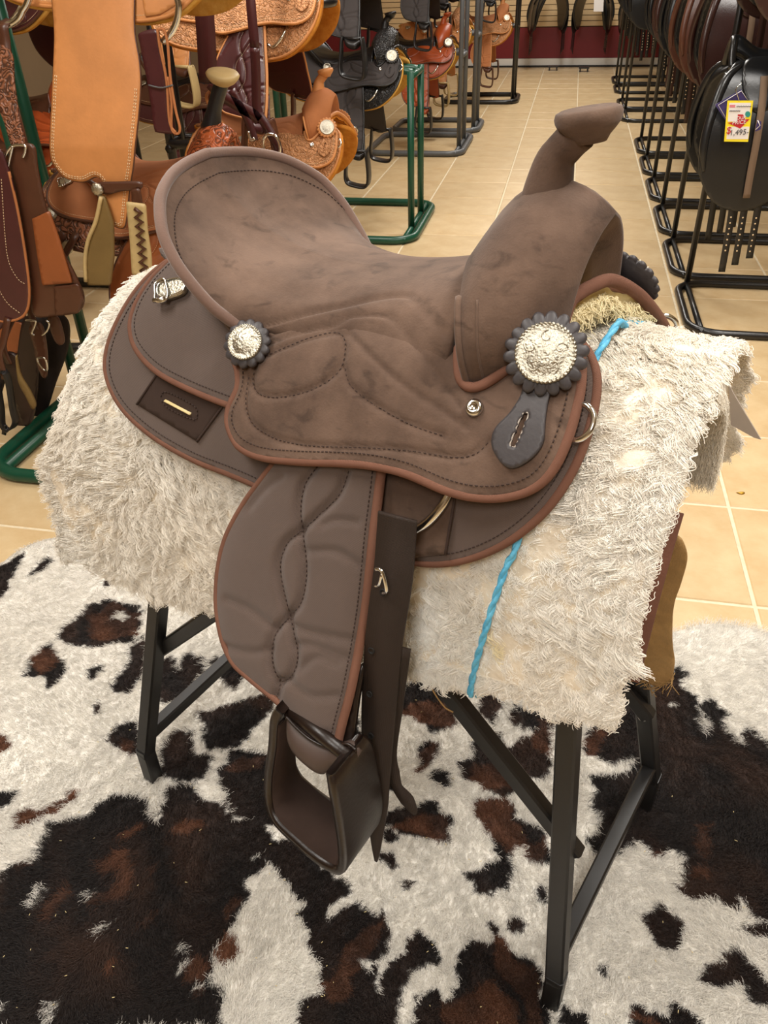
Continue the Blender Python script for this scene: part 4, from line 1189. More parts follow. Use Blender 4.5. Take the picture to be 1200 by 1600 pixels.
# --- stirrup: wide leather covered band bent to a U, tread at the bottom
def stirrup(parent=None):
    prof = catmull([(0.058, 0.612), (0.050, 0.590), (0.046, 0.545), (0.038, 0.490), (0.040, 0.452), (0.058, 0.430), (0.110, 0.418), (0.148, 0.416), (0.168, 0.430), (0.175, 0.475), (0.172, 0.540), (0.166, 0.590), (0.160, 0.606)], 6)
    n = len(prof); v = []
    T = np.gradient(prof, axis=0); T /= np.linalg.norm(T, axis=1)[:, None]; Nn = np.stack([T[:, 1], -T[:, 0]], 1)
    s = np.linspace(0, 1, n)
    wid = np.interp(s, [0, .12, .3, .42, .55, .75, .9, 1], [0.040, 0.044, 0.058, 0.074, 0.082, 0.088, 0.080, 0.066])
    yc = np.interp(s, [0, .5, 1], [-0.318, -0.344, -0.345])
    rows = []
    for (dy, dn) in ((-.5, -.0045), (-.5, .0045), (-.44, .0065), (.44, .0065), (.5, .0045), (.5, -.0045), (.44, -.0065), (-.44, -.0065)):
        rows.append(np.stack([prof[:, 0] + Nn[:, 0] * dn, yc + wid * dy, prof[:, 1] + Nn[:, 1] * dn], 1))
    v = np.stack(rows, 1).reshape(-1, 3)
    f = grid_faces(n, 8, wrap_v=True) + [tuple(range(8)), tuple(range((n - 1) * 8, n * 8))[::-1]]
    o = H(mesh_obj('stirrup', v, f, DKLEA)); o['label'] = 'dark brown leather covered stirrup'
    a = n // 3 - 2; b = 2 * n // 3 + 3
    tr = []
    for (dy, dn) in ((-.42, 0), (-.42, .0085), (.42, .0085), (.42, 0)):
        tr.append(np.stack([prof[a:b, 0] - Nn[a:b, 0] * dn * -1, yc[a:b] + wid[a:b] * dy, prof[a:b, 1] - Nn[a:b, 1] * dn * -1], 1))
    # suede tread lining on the inside
    inn = []
    sgn = -1.0
    for (dy, dn) in ((-.43, .004), (-.43, .0085), (.43, .0085), (.43, .004)):
        inn.append(np.stack([prof[6:b, 0] + sgn * Nn[6:b, 0] * dn, yc[6:b] + wid[6:b] * dy, prof[6:b, 1] + sgn * Nn[6:b, 1] * dn], 1))
    vv = np.stack(inn, 1).reshape(-1, 3); m = b - 6
    H(mesh_obj('tread_lining', vv, grid_faces(m, 4, wrap_v=True) + [(0, 1, 2, 3), tuple((m - 1) * 4 + k for k in (3, 2, 1, 0))], mat('tread_suede', (60, 46, 40), 0.9, var=0.2, vscale=30, spec=0.2)), o)
    H(MB().add(*tube([(0.056, -0.322, 0.600), (0.168, -0.342, 0.598)], 0.009, 12)).build('stirrup_bolt', DKLEA), o)
    return o
sti = stirrup(); mirror_copy(sti)
# --- rigging: D ring, nylon off-billet with punched holes, spare tail
RIG = Barrel(0.018)
rg = [RIG.pos(np.array([RIG.hit(u, v)]), o)[0] for (u, v, o) in [(712, 742, 0.012), (702, 768, 0.016), (692, 790, 0.020), (672, 814, 0.022), (650, 827, 0.022), (632, 833, 0.020), (615, 828, 0.016), (600, 810, 0.012)]]
H(MB().add(*tube(catmull(rg, 6), 0.0054, 12)).build('rigging_ring', CHROME))
# dark rigging plate behind the ring
rp_px = [(600, 735), (660, 745), (715, 765), (710, 800), (697, 866), (640, 872), (590, 860), (590, 800)]
RPq = np.array([Barrel(0.0145).hit(u, v) for u, v in rp_px]); V2, F = fill2d(np.vstack([resample(RPq[[i, (i + 1) % 8]], 0.01)[:-1] for i in range(8)]), 0.008)
v, f = solid_sheet(V2, F, Barrel(0).pos(V2, 0.0155), Barrel(0).pos(V2, 0.011))
rpo = H(tag(mesh_obj('rigging_plate', v, f, SUEDE), 'dark suede rigging plate'))
l3 = Barrel(0).pos(np.array([Barrel(0.0145).hit(*p) for p in resample([(713, 770), (697, 866)], 8)]), 0.0165)
H(MB().add(*tube(l3, 0.0016, 6)).build('plate_seam', STITCH), rpo)
def ypt(u, v, y): return at_y(u, v, y)
cl = [ypt(621, 806, -0.236), ypt(619, 840, -0.240), ypt(614, 900, -0.250), ypt(600, 1000, -0.266), ypt(592, 1100, -0.280), ypt(588, 1200, -0.292), ypt(588, 1280, -0.298), ypt(588, 1345, -0.300)]
cl = catmull(cl, 8); nC = len(cl)
wv = np.interp(np.linspace(0, 1, nC), [0, .35, .6, .8, .97, 1], [0.044, 0.046, 0.044, 0.034, 0.010, 0.004])
WEB = mat('brown_nylon_strap', (47, 35, 28), 0.6, var=0.12, vscale=20, weave=260, spec=0.35)
bil = H(tag(MB().add(*strip(cl, wv, 0.0035, wdir=(1.0, 0.12, 0.0))).build('billet_strap', WEB), 'long dark brown nylon strap with punched holes'))
HOLE_M = mat('punched_hole', (14, 12, 11), 0.8)
for (u, v) in [(598, 926), (580, 1017), (577, 1085), (579, 1150), (583, 1212)]:
    i = int(np.argmin(np.abs(spx(cl)[:, 1] - v)))
    d = sray(u, v); p = CS + d * ((cl[i][1] - 0.0050 - CS[1]) / d[1])
    H(MB().add(*lathe(p, (0, -1, 0.3), [(0.0042, -0.001), (0.0044, 0.0004), (0.0030, 0.0008), (0.0028, -0.0006), (0.0005, -0.0008)], 12)).build('eyelet', HOLE_M), bil)
kp = MB().add(*tube(catmull([ypt(587, 889, -0.262), ypt(597, 893, -0.263), ypt(604, 922, -0.265), ypt(598, 927, -0.262)], 5), 0.0022, 8)).add(*tube(catmull([ypt(586, 916, -0.262), ypt(592, 914, -0.264), ypt(597, 897, -0.264)], 4), 0.0018, 8))
H(kp.build('buckle_tongue', CHROME), bil)
t2 = catmull([ypt(622, 1010, -0.262), ypt(612, 1100, -0.266), ypt(604, 1180, -0.27), ypt(618, 1225, -0.272), ypt(636, 1250, -0.274), ypt(649, 1272, -0.275)], 6)
w2 = np.interp(np.linspace(0, 1, len(t2)), [0, .5, .62, .8, .95, 1], [0.030, 0.026, 0.014, 0.020, 0.012, 0.004])
H(tag(MB().add(*strip(t2, w2, 0.003, wdir=(1.0, 0.3, 0.2))).build('strap_tail', WEB), 'loose pointed strap tail'))
# --- conchos
def concho(u, v, off, rad, name='concho', petals=18, push=0.0, nrm=(0.2, -0.8, 0.55)):
    S = Barrel(off); q = S.hit(u, v); p = S.pos(np.array([q]))[0]
    out = CS - p; p = p + out / np.linalg.norm(out) * push
    e = 1e-3; a = S.pos(np.array([q + (e, 0)]))[0] - p; b = S.pos(np.array([q + (0, e)]))[0] - p
    n = np.cross(a, b); n /= np.linalg.norm(n)
    if n[2] < 0: n = -n
    n = np.array(nrm, float); n /= np.linalg.norm(n)
    ros = H(MB().add(*lathe(p, n, [(rad * 1.32, -0.003), (rad * 1.34, 0.001), (rad * 1.25, 0.0035), (rad * 0.9, 0.004)], 144, petals, 0.16)).build(name, BLKLEA))
    ros['label'] = 'scalloped black leather rosette with an engraved silver concho'
    H(MB().add(*lathe(p, n, [(rad, 0.003), (rad, 0.006), (rad * 0.93, 0.0085), (rad * 0.88, 0.0075), (rad * 0.6, 0.0105), (rad * 0.3, 0.0120), (0.0008, 0.0124)], 40)).build('silver_face', SILVER), ros)
    # rope edge
    ref = np.cross((0, 0, 1.0), n); ref /= np.linalg.norm(ref); w = np.cross(n, ref)
    rope = MB()
    for k in range(44):
        a_ = 2 * math.pi * k / 44
        c = p + n * 0.0078 + rad * 0.955 * (math.cos(a_) * ref + math.sin(a_) * w)
        tdir = -math.sin(a_) * ref + math.cos(a_) * w
        dd = (tdir + 0.6 * (math.cos(a_) * ref + math.sin(a_) * w)); dd /= np.linalg.norm(dd)
        rope.add(*tube([c - dd * rad * 0.055, c + dd * rad * 0.055], rad * 0.05, 5))
    H(rope.build('rope_edge', SILVER), ros)
    # engraved scrolls
    scr = MB()
    for k in range(5):
        a0 = 2 * math.pi * k / 5 + 0.3
        sp = []
        for t in np.linspace(0, 1, 14):
            rr = rad * (0.30 + 0.22 * math.cos(0)) ; ang = t * 4.6
            c2 = rad * 0.50 * np.array([math.cos(a0), math.sin(a0)]) + rad * 0.24 * (1 - 0.75 * t) * np.array([math.cos(ang + a0), math.sin(ang + a0)])
            hh = 0.0125 - 0.0040 * (np.linalg.norm(c2) / rad) ** 1.5
            sp.append(p + n * hh + c2[0] * ref + c2[1] * w)
        scr.add(*tube(sp, rad * 0.028, 5))
    H(scr.build('scrollwork', SILVER), ros)
    return ros
c1 = concho(853, 553, 0.044, 0.0295, push=0.012, nrm=(0.22, -0.82, 0.52)); c2 = concho(386, 537, 0.044, 0.0212, petals=14, nrm=(0.2, -0.74, 0.62))
mirror_copy(c1); mirror_copy(c2)
# --- slotted charcoal leather tie strap under the front concho
TS = Barrel(0.041)
ts_px = [(818, 585), (815, 615), (797, 645), (775, 668), (768, 690), (775, 712), (797, 732), (828, 718), (848, 692), (852, 655), (858, 620), (872, 590)]
tq = catmull([TS.hit(u, v) for u, v in ts_px], 5, False)
slot = catmull([TS.hit(u, v) for u, v in [(816, 648), (823, 645), (825, 652), (808, 694), (801, 699), (797, 694)]], 3, True)
V2, F = fill2d(tq, 0.0035)
cen = np.array([V2[list(q)].mean(0) for q in F]); inside = in_poly(cen, slot)
F2 = [q for q, i in zip(F, inside) if not i]
v, f = solid_sheet(V2, F2, TS.pos(V2, 0.0425), TS.pos(V2, 0.0375))
tsp = H(tag(mesh_obj('tie_strap', v, f, BLKLEA), 'charcoal leather tie strap with a long slot'))
H(MB().add(*tube(TS.pos(slot, 0.0415), 0.0009, 5, closed=True)).build('slot_edge', mat('raw_leather_edge', (170, 160, 150), 0.6)), tsp)
# --- small silver screw, D ring, rear buckle
scb = Barrel(0.038); p = scb.pos(np.array([scb.hit(741, 637)]))[0]; n = np.array([0.05, -0.75, 0.66])
sc = H(MB().add(*lathe(p, n, [(0.0095, -0.003), (0.0095, 0.001), (0.0075, 0.0035), (0.004, 0.0045), (0.0035, 0.003), (0.0005, 0.003)], 20)).build('seat_screw', CHROME))
db = Barrel(0.030)
dp = [db.pos(np.array([db.hit(u, v)]), o)[0] for (u, v, o) in [(893, 628, .020), (905, 627, .026), (920, 636, .030), (928, 652, .030), (923, 672, .030), (908, 684, .028), (892, 684, .024), (884, 674, .020)]]
H(MB().add(*tube(catmull(dp, 6), 0.0031, 10)).build('d_ring', CHROME))
far_d = np.array(dp) * np.array([1, -1, 1]); H(MB().add(*tube(catmull(far_d, 6), 0.0031, 10)).build('d_ring', CHROME))
bb_ = Barrel(0.034)
pl = np.array([bb_.hit(u, v) for u, v in catmull([(250, 447), (262, 441), (284, 438), (291, 445), (288, 456), (272, 464), (256, 467), (248, 460)], 4, True)])
V2, F = fill2d(pl, 0.004); v, f = solid_sheet(V2, F, bb_.pos(V2, 0.037 + 0 * V2[:, 0]), bb_.pos(V2, 0.030))
bk = H(tag(mesh_obj('rear_buckle', v, f, SILVER), 'small engraved silver buckle on the rear jockey'))
H(MB().add(*tube(bb_.pos(np.array([bb_.hit(u, v) for u, v in catmull([(246, 448), (256, 441), (262, 446), (266, 466), (258, 475), (247, 474), (246, 462)], 4, True)]), 0.0395), 0.0018, 8, closed=True)).build('buckle_frame', CHROME), bk)
H(MB().add(*tube(bb_.pos(np.array([bb_.hit(u, v) for u, v in catmull([(250, 447), (262, 441), (284, 438), (291, 445), (288, 456), (272, 464), (256, 467), (248, 460)], 4, True)]), 0.0375), 0.0013, 6, closed=True)).build('buckle_rope', CHROME), bk)
H(MB().add(*tube(bb_.pos(np.array([bb_.hit(u, v) for u, v in [(244, 474), (263, 472)]]), 0.0395), 0.0034, 8)).build('buckle_bar', CHROME), bk)
mirror_copy(bk)
# ================================================================== saddle racks along both sides of the aisle
GREEN = mat('green_enamel', (18, 74, 54), 0.35, var=0.12, vscale=6, spec=0.5)
GREYT = mat('grey_enamel', (92, 94, 96), 0.4, var=0.15, vscale=6, spec=0.5)
BLKT = mat('black_enamel', (24, 24, 25), 0.3, var=0.1, vscale=6, spec=0.55)
def rounded_loop(x0, x1, y0, y1, z, r):
    P = []
    for (cx, cy, a0) in ((x1 - r, y1 - r, 0), (x0 + r, y1 - r, 90), (x0 + r, y0 + r, 180), (x1 - r, y0 + r, 270)):
        for k in range(7):
            a = math.radians(a0 + 15 * k); P.append((cx + r * math.cos(a), cy + r * math.sin(a), z))
    return P
def rack(xe, yc, depth, m, side, tiers, label, posts=((0.05, -0.17), (0.05, 0.17)), ht=1.9, pr=0.023, gap=0.085, group=None, low=False, rear=False):
    """side -1: arms reach to -x, +1: to +x; xe = aisle end; posts = offsets from (xe, yc)"""
    t = empty('saddle_rack', (xe, yc, 0)); tag(t, label, 'rack', group)
    BL, RP = (0.92, 0.86) if low else (0.80, 0.75)
    a, b = (0.0, side * BL)
    lo = rounded_loop(min(a, b), max(a, b), -depth / 2, depth / 2, pr, 0.13)
    MB().add(*tube(lo, pr, 10, closed=True)).build('base', m, t)
    px_ = side * posts[0][0]
    for (xo, yo) in posts:
        MB().add(*tube([(side * xo, yo, pr), (side * xo, yo, ht)], pr * 0.85, 10)).build('post', m, t)
    if low or rear:
        for yo in (-0.06, 0.06):
            MB().add(*tube([(side * RP, yo, pr), (side * RP, yo, 1.9)], pr * 0.85, 10)).build('rear_post', m, t)
        MB().add(*tube([(side * RP, -depth / 2 + 0.06, pr), (side * RP, depth / 2 - 0.06, pr)], pr * 0.8, 8)).build('foot_bar', m, t)
    if posts[0][0] > 0.02:
        MB().add(*tube([(px_, -depth / 2 + 0.005, pr), (px_, depth / 2 - 0.005, pr)], pr * 0.8, 8)).build('foot_bar', m, t)
    y0 = min([p[1] for p in posts] + [-gap]); y1 = max([p[1] for p in posts] + [gap])
    if rear:
        MB().add(*tube([(px_, posts[0][1], ht), (side * 0.75, posts[0][1], ht), (side * 0.75, -0.06, ht)], pr * 0.8, 8)).build('top_bar', m, t)
    for it, z in enumerate(tiers):
        if rear or (low and it):
            P = rounded_loop(min(0, side * (RP + 0.01)), max(0, side * (RP + 0.01)), -gap, gap, z, gap * 0.9)
            MB().add(*tube(P, pr * 0.8, 8, closed=True)).build('saddle_arm', m, t); continue
        MB().add(*tube([(px_, y0, z - 0.02), (px_, y1, z - 0.02)], pr * 0.8, 8)).build('cross_tube', m, t)
        if posts[0][0] < 0.3:
            P = [(px_, -gap, z - 0.02), (px_ + side * 0.06, -gap, z), (side * 0.52, -gap, z), (side * 0.60, -gap * 0.5, z), (side * 0.60, gap * 0.5, z), (side * 0.52, gap, z), (px_ + side * 0.06, gap, z), (px_, gap, z - 0.02)]
            MB().add(*tube(catmull(P, 5), pr * 0.8, 8)).build('saddle_arm', m, t)
        else:
            P = rounded_loop(min(0, side * 0.76), max(0, side * 0.76), -gap, gap, z, gap * 0.9)
            MB().add(*tube(P, pr * 0.8, 8, closed=True)).build('saddle_arm', m, t)
    return t
# ------------------------------------------------------------------ western saddles: same build as the brown one, other leathers
SKIRTQ = np.vstack([E_sk, [(0.27, r3(8)), (-0.25, r3(5)), (-0.33, r3(12))]])
cq = SKIRTQ.mean(0); LQ = cq + (SKIRTQ - cq) * np.array([1.035, 1.05])
V2, F = fill2d(LQ, 0.012)
bv = Barrel(0).pos(V2, 0.003 + 0.004 * vnoise(V2, 60, 33)); bu = Barrel(0).pos(V2, -0.014)
v, f = solid_sheet(V2, F, bv, bu)
LIN_ME = bpy.data.meshes.new('fleece_lining'); LIN_ME.from_pydata([tuple(p) for p in v], [], f); LIN_ME.polygons.foreach_set('use_smooth', [True] * len(LIN_ME.polygons)); LIN_ME.materials.append(LINING)
v2 = v * np.array([1, -1, 1]); LIN_ME2 = bpy.data.meshes.new('fleece_lining'); LIN_ME2.from_pydata([tuple(p) for p in v2], [], [tuple(q[::-1]) for q in f]); LIN_ME2.polygons.foreach_set('use_smooth', [True] * len(LIN_ME2.polygons)); LIN_ME2.materials.append(LINING)
def set_mat(o, m):
    if not o.material_slots: return
    o.material_slots[0].link = 'OBJECT'; o.material_slots[0].material = m
GOLDF = mat('gold_shearling', (206, 142, 62), 0.95, rgb2=(176, 104, 36), vscale=20, bump=1.0, bscale=50, spec=0.1)
YELF = mat('yellow_shearling', (218, 172, 92), 0.95, rgb2=(192, 138, 58), vscale=20, bump=1.0, bscale=50, spec=0.1)
def leather(name, rgb, rough=0.5, tooled=0, var=0.18, spec=0.45, dye=0.22):
    return mat(name, rgb, rough, var=var, vscale=9, bump=0.15, bscale=120, spec=spec, tooled=tooled, dye=dye)
CREAM = mat('cream_stitching', (226, 200, 160), 0.8)
SKIP = {'shearling_wool', 'webbing_patch', 'slot', 'patch_seam', 'slot_stitching', 'billet_strap', 'strap_tail', 'eyelet', 'buckle_tongue', 'scrollwork', 'strap_edge', 'plate_seam', 'slot_edge', 'buckle_rope', 'rope_edge', 'tread_lining'}
def clone_western(loc, rz, dz, P, label, group=None, skip=(), sc=1.0):
    """P: materials by role"""
    t = empty('western_saddle', (loc[0], loc[1], SZ + dz), rz); t.scale = (sc, sc, sc)
    tag(t, label, 'saddle', group)
    role = {'skirt': 'skirt', 'rear_jockey': 'jockey', 'seat_jockey': 'jockey', 'seat': 'seat', 'cantle_roll': 'edge', 'cantle_back': 'fork', 'fork': 'fork', 'welt': 'fork', 'fork_edge': 'edge',
            'horn': 'horn', 'horn_cap': 'horn', 'fender': 'fender', 'stirrup': 'stirrup', 'stirrup_bolt': 'stirrup', 'stirrup_leather': 'strap', 'hobble_strap': 'strap', 'binding': 'edge', 'notch_binding': 'edge',
            'gullet_binding': 'edge', 'shearling_lining': 'fleece', 'stitching': 'stitch', 'rigging_plate': 'skirt', 'tie_strap': 'jockey', 'concho': 'edge'}
    def rec(o, par):
        base = o.name.split('.')[0]
        if base in SKIP or base in skip: return
        c = o.copy(); COL.objects.link(c); c.parent = par
        if 'label' in c: del c['label']
        if base in role and role[base] in P: set_mat(c, P[role[base]])
        for ch in o.children: rec(ch, c)
    for o in saddle.children: rec(o, t)
    for me in (LIN_ME, LIN_ME2):
        c = bpy.data.objects.new('fleece_lining', me); COL.objects.link(c); c.parent = t; c.location = (0, 0, -SZ)
        set_mat(c, P.get('fleece', LINING))
    return t
tanS = leather('saddle_tan', (206, 138, 80), 0.5); tanT = leather('tooled_tan', (200, 140, 92), 0.5, tooled=52, dye=1.0)
russet = leather('russet_leather', (150, 84, 44), 0.42); roughout = leather('roughout_tan', (178, 112, 66), 0.85)
brT = leather('tooled_brown', (146, 92, 64), 0.4, tooled=46); redT = leather('tooled_russet', (186, 96, 54), 0.36, tooled=40)
black = leather('black_leather', (30, 28, 28), 0.36); blackT = leather('tooled_black', (40, 38, 38), 0.36, tooled=52, dye=1.0)
greyB = leather('charcoal_roughout', (62, 56, 55), 0.8); chest = leather('chestnut_leather', (160, 70, 30), 0.36)
maroon = leather('burgundy_latigo', (74, 34, 36), 0.32, spec=0.55); dkbr = leather('walnut_leather', (84, 50, 34), 0.35)
raw = leather('rawhide', (196, 170, 118), 0.45); suedeT = leather('tan_suede', (168, 106, 66), 0.9)
TANSET = dict(skirt=tanS, jockey=tanS, seat=roughout, edge=tanS, fork=tanT, horn=raw, fender=tanS, stirrup=raw, strap=dkbr, fleece=YELF, stitch=CREAM)
TOOLSET = dict(skirt=tanT, jockey=tanT, seat=suedeT, edge=tanS, fork=tanT, horn=tanS, fender=maroon, stirrup=dkbr, strap=maroon, fleece=GOLDF, stitch=CREAM)
REDSET = dict(skirt=brT, jockey=suedeT, seat=suedeT, edge=dkbr, fork=redT, horn=redT, fender=russet, stirrup=dkbr, strap=dkbr, fleece=YELF, stitch=CREAM)
LTSET = dict(skirt=tanT, jockey=tanT, seat=suedeT, edge=tanS, fork=roughout, horn=tanS, fender=roughout, stirrup=dkbr, strap=dkbr, fleece=GOLDF, stitch=CREAM)
BLKSET = dict(skirt=blackT, jockey=greyB, seat=black, edge=black, fork=blackT, horn=black, fender=greyB, stirrup=black, strap=black, fleece=YELF, stitch=greyB)
CHSET = dict(skirt=chest, jockey=chest, seat=black, edge=dkbr, fork=chest, horn=chest, fender=chest, stirrup=black, strap=chest, fleece=YELF, stitch=dkbr)
CHSET2 = dict(skirt=chest, jockey=chest, seat=dkbr, edge=dkbr, fork=chest, horn=chest, fender=dkbr, stirrup=dkbr, strap=dkbr, fleece=GOLDF, stitch=dkbr)
MARSET = dict(skirt=maroon, jockey=dkbr, seat=black, edge=dkbr, fork=dkbr, horn=dkbr, fender=maroon, stirrup=dkbr, strap=maroon, fleece=YELF, stitch=CREAM)
GL = 'western saddles on the racks'
GK = 'saddle racks left of the aisle'
TZ = 0.965                                  # height of the arms under a saddle that stands at dz = 0
rack(-0.95, 2.46, 1.16, GREEN, -1, (TZ - 0.20, TZ + 0.45), 'green tubular rack with a smooth tan leather saddle on its upper arms', posts=((0.74, -0.06), (0.74, 0.06)), group=GK)
rack(-0.93, 3.53, 0.80, BLKT, -1, (TZ - 0.24, TZ + 0.26), 'black tubular rack of the tan tooled saddles behind the first green rack', posts=((0.74, -0.06), (0.74, 0.06)), group=GK)
rack(-0.80, 4.98, 0.86, GREEN, -1, (TZ - 0.12, TZ + 0.42), 'green tubular rack holding the black western saddles', group=GK, low=True, ht=TZ - 0.115)
rack(-0.82, 7.42, 0.86, GREYT, -1, (TZ - 0.25, TZ + 0.34), 'grey tubular rack holding the chestnut saddle', group=GK)
rack(-0.80, 8.34, 0.60, GREYT, -1, (TZ - 0.18, TZ + 0.42), 'grey tubular rack between the chestnut saddle and the far tan saddle', group=GK)
rack(-0.56, 10.1, 0.60, BLKT, -1, (TZ - 0.24, TZ + 0.36), 'black tubular rack holding the far tan saddle near the red wall', group=GK)
rack(-1.86, 3.25, 0.8, BLKT, -1, (TZ - 0.12, TZ + 0.38), 'black tubular rack at the back behind the two russet saddles', posts=((0.74, -0.06), (0.74, 0.06)), group=GK)
rack(-1.80, 4.75, 0.8, BLKT, -1, (TZ - 0.20, TZ + 0.32), 'black tubular rack at the back beside the black western saddles', posts=((0.74, -0.06), (0.74, 0.06)), group=GK)
S1 = clone_western((-1.22, 2.46), 0, 0.45, TANSET, 'smooth tan leather saddle with broad stitched fender on the upper arms of the green rack', GL, skip=('fender', 'stirrup', 'hobble_strap', 'stirrup_leather', 'rigging_ring', 'd_ring', 'rear_buckle', 'tie_strap'))
S2 = clone_western((-1.26, 2.46), 0, -0.20, REDSET, 'russet saddle with floral tooled fork and tan suede seat under the smooth tan saddle', GL, skip=('horn',))
S3 = clone_western((-1.27, 3.53), 0, 0.26, TOOLSET, 'tan tooled saddle with burgundy straps above the saddle with gold fleece', GL)
S4 = clone_western((-1.22, 3.53), 0, -0.24, LTSET, 'tan roughout saddle with gold fleece lining on the lower arms of the black rack', GL)
S5 = clone_western((-1.235, 4.98), 0, -0.12, BLKSET, 'black tooled saddle on the lower arms of the green rack by the aisle', GL)
S6 = clone_western((-1.235, 4.98), 0, 0.42, BLKSET, 'black saddle above the black tooled saddle with its fender hanging over the seat', GL)
S7 = clone_western((-1.255, 7.42), 0, -0.25, CHSET, 'glossy chestnut saddle on the lower arms of the grey rack', GL)
S8 = clone_western((-1.255, 7.42), 0, 0.34, BLKSET, 'charcoal saddle on the grey rack above the chestnut saddle', GL)
S9 = clone_western((-1.235, 8.34), 0, -0.18, TANSET, 'tan saddle on the grey rack beyond the chestnut saddle', GL)
S10 = clone_western((-0.995, 10.1), 0, -0.24, LTSET, 'far tan saddle on the black rack near the red wall', GL)
S11 = clone_western((-0.995, 10.1), 0, 0.36, BLKSET, 'black saddle above the far tan saddle near the red wall', GL)
S12 = clone_western((-1.235, 8.34), 0, 0.42, BLKSET, 'black saddle on the grey rack above the far smooth tan saddle', GL)
S13 = clone_western((-2.16, 3.25), 0, -0.12, CHSET2, 'chestnut saddle with gold fleece seen behind the broad tan fender', GL)
S14 = clone_western((-2.16, 3.25), 0, 0.38, MARSET, 'dark burgundy saddle above the chestnut saddle behind the tan fender', GL)
S15 = clone_western((-2.10, 4.75), 0, -0.20, MARSET, 'dark burgundy saddle on the back rack beside the black saddles', GL)
S16 = clone_western((-2.10, 4.75), 0, 0.32, TANSET, 'tan saddle on the back rack above the dark burgundy saddle', GL)
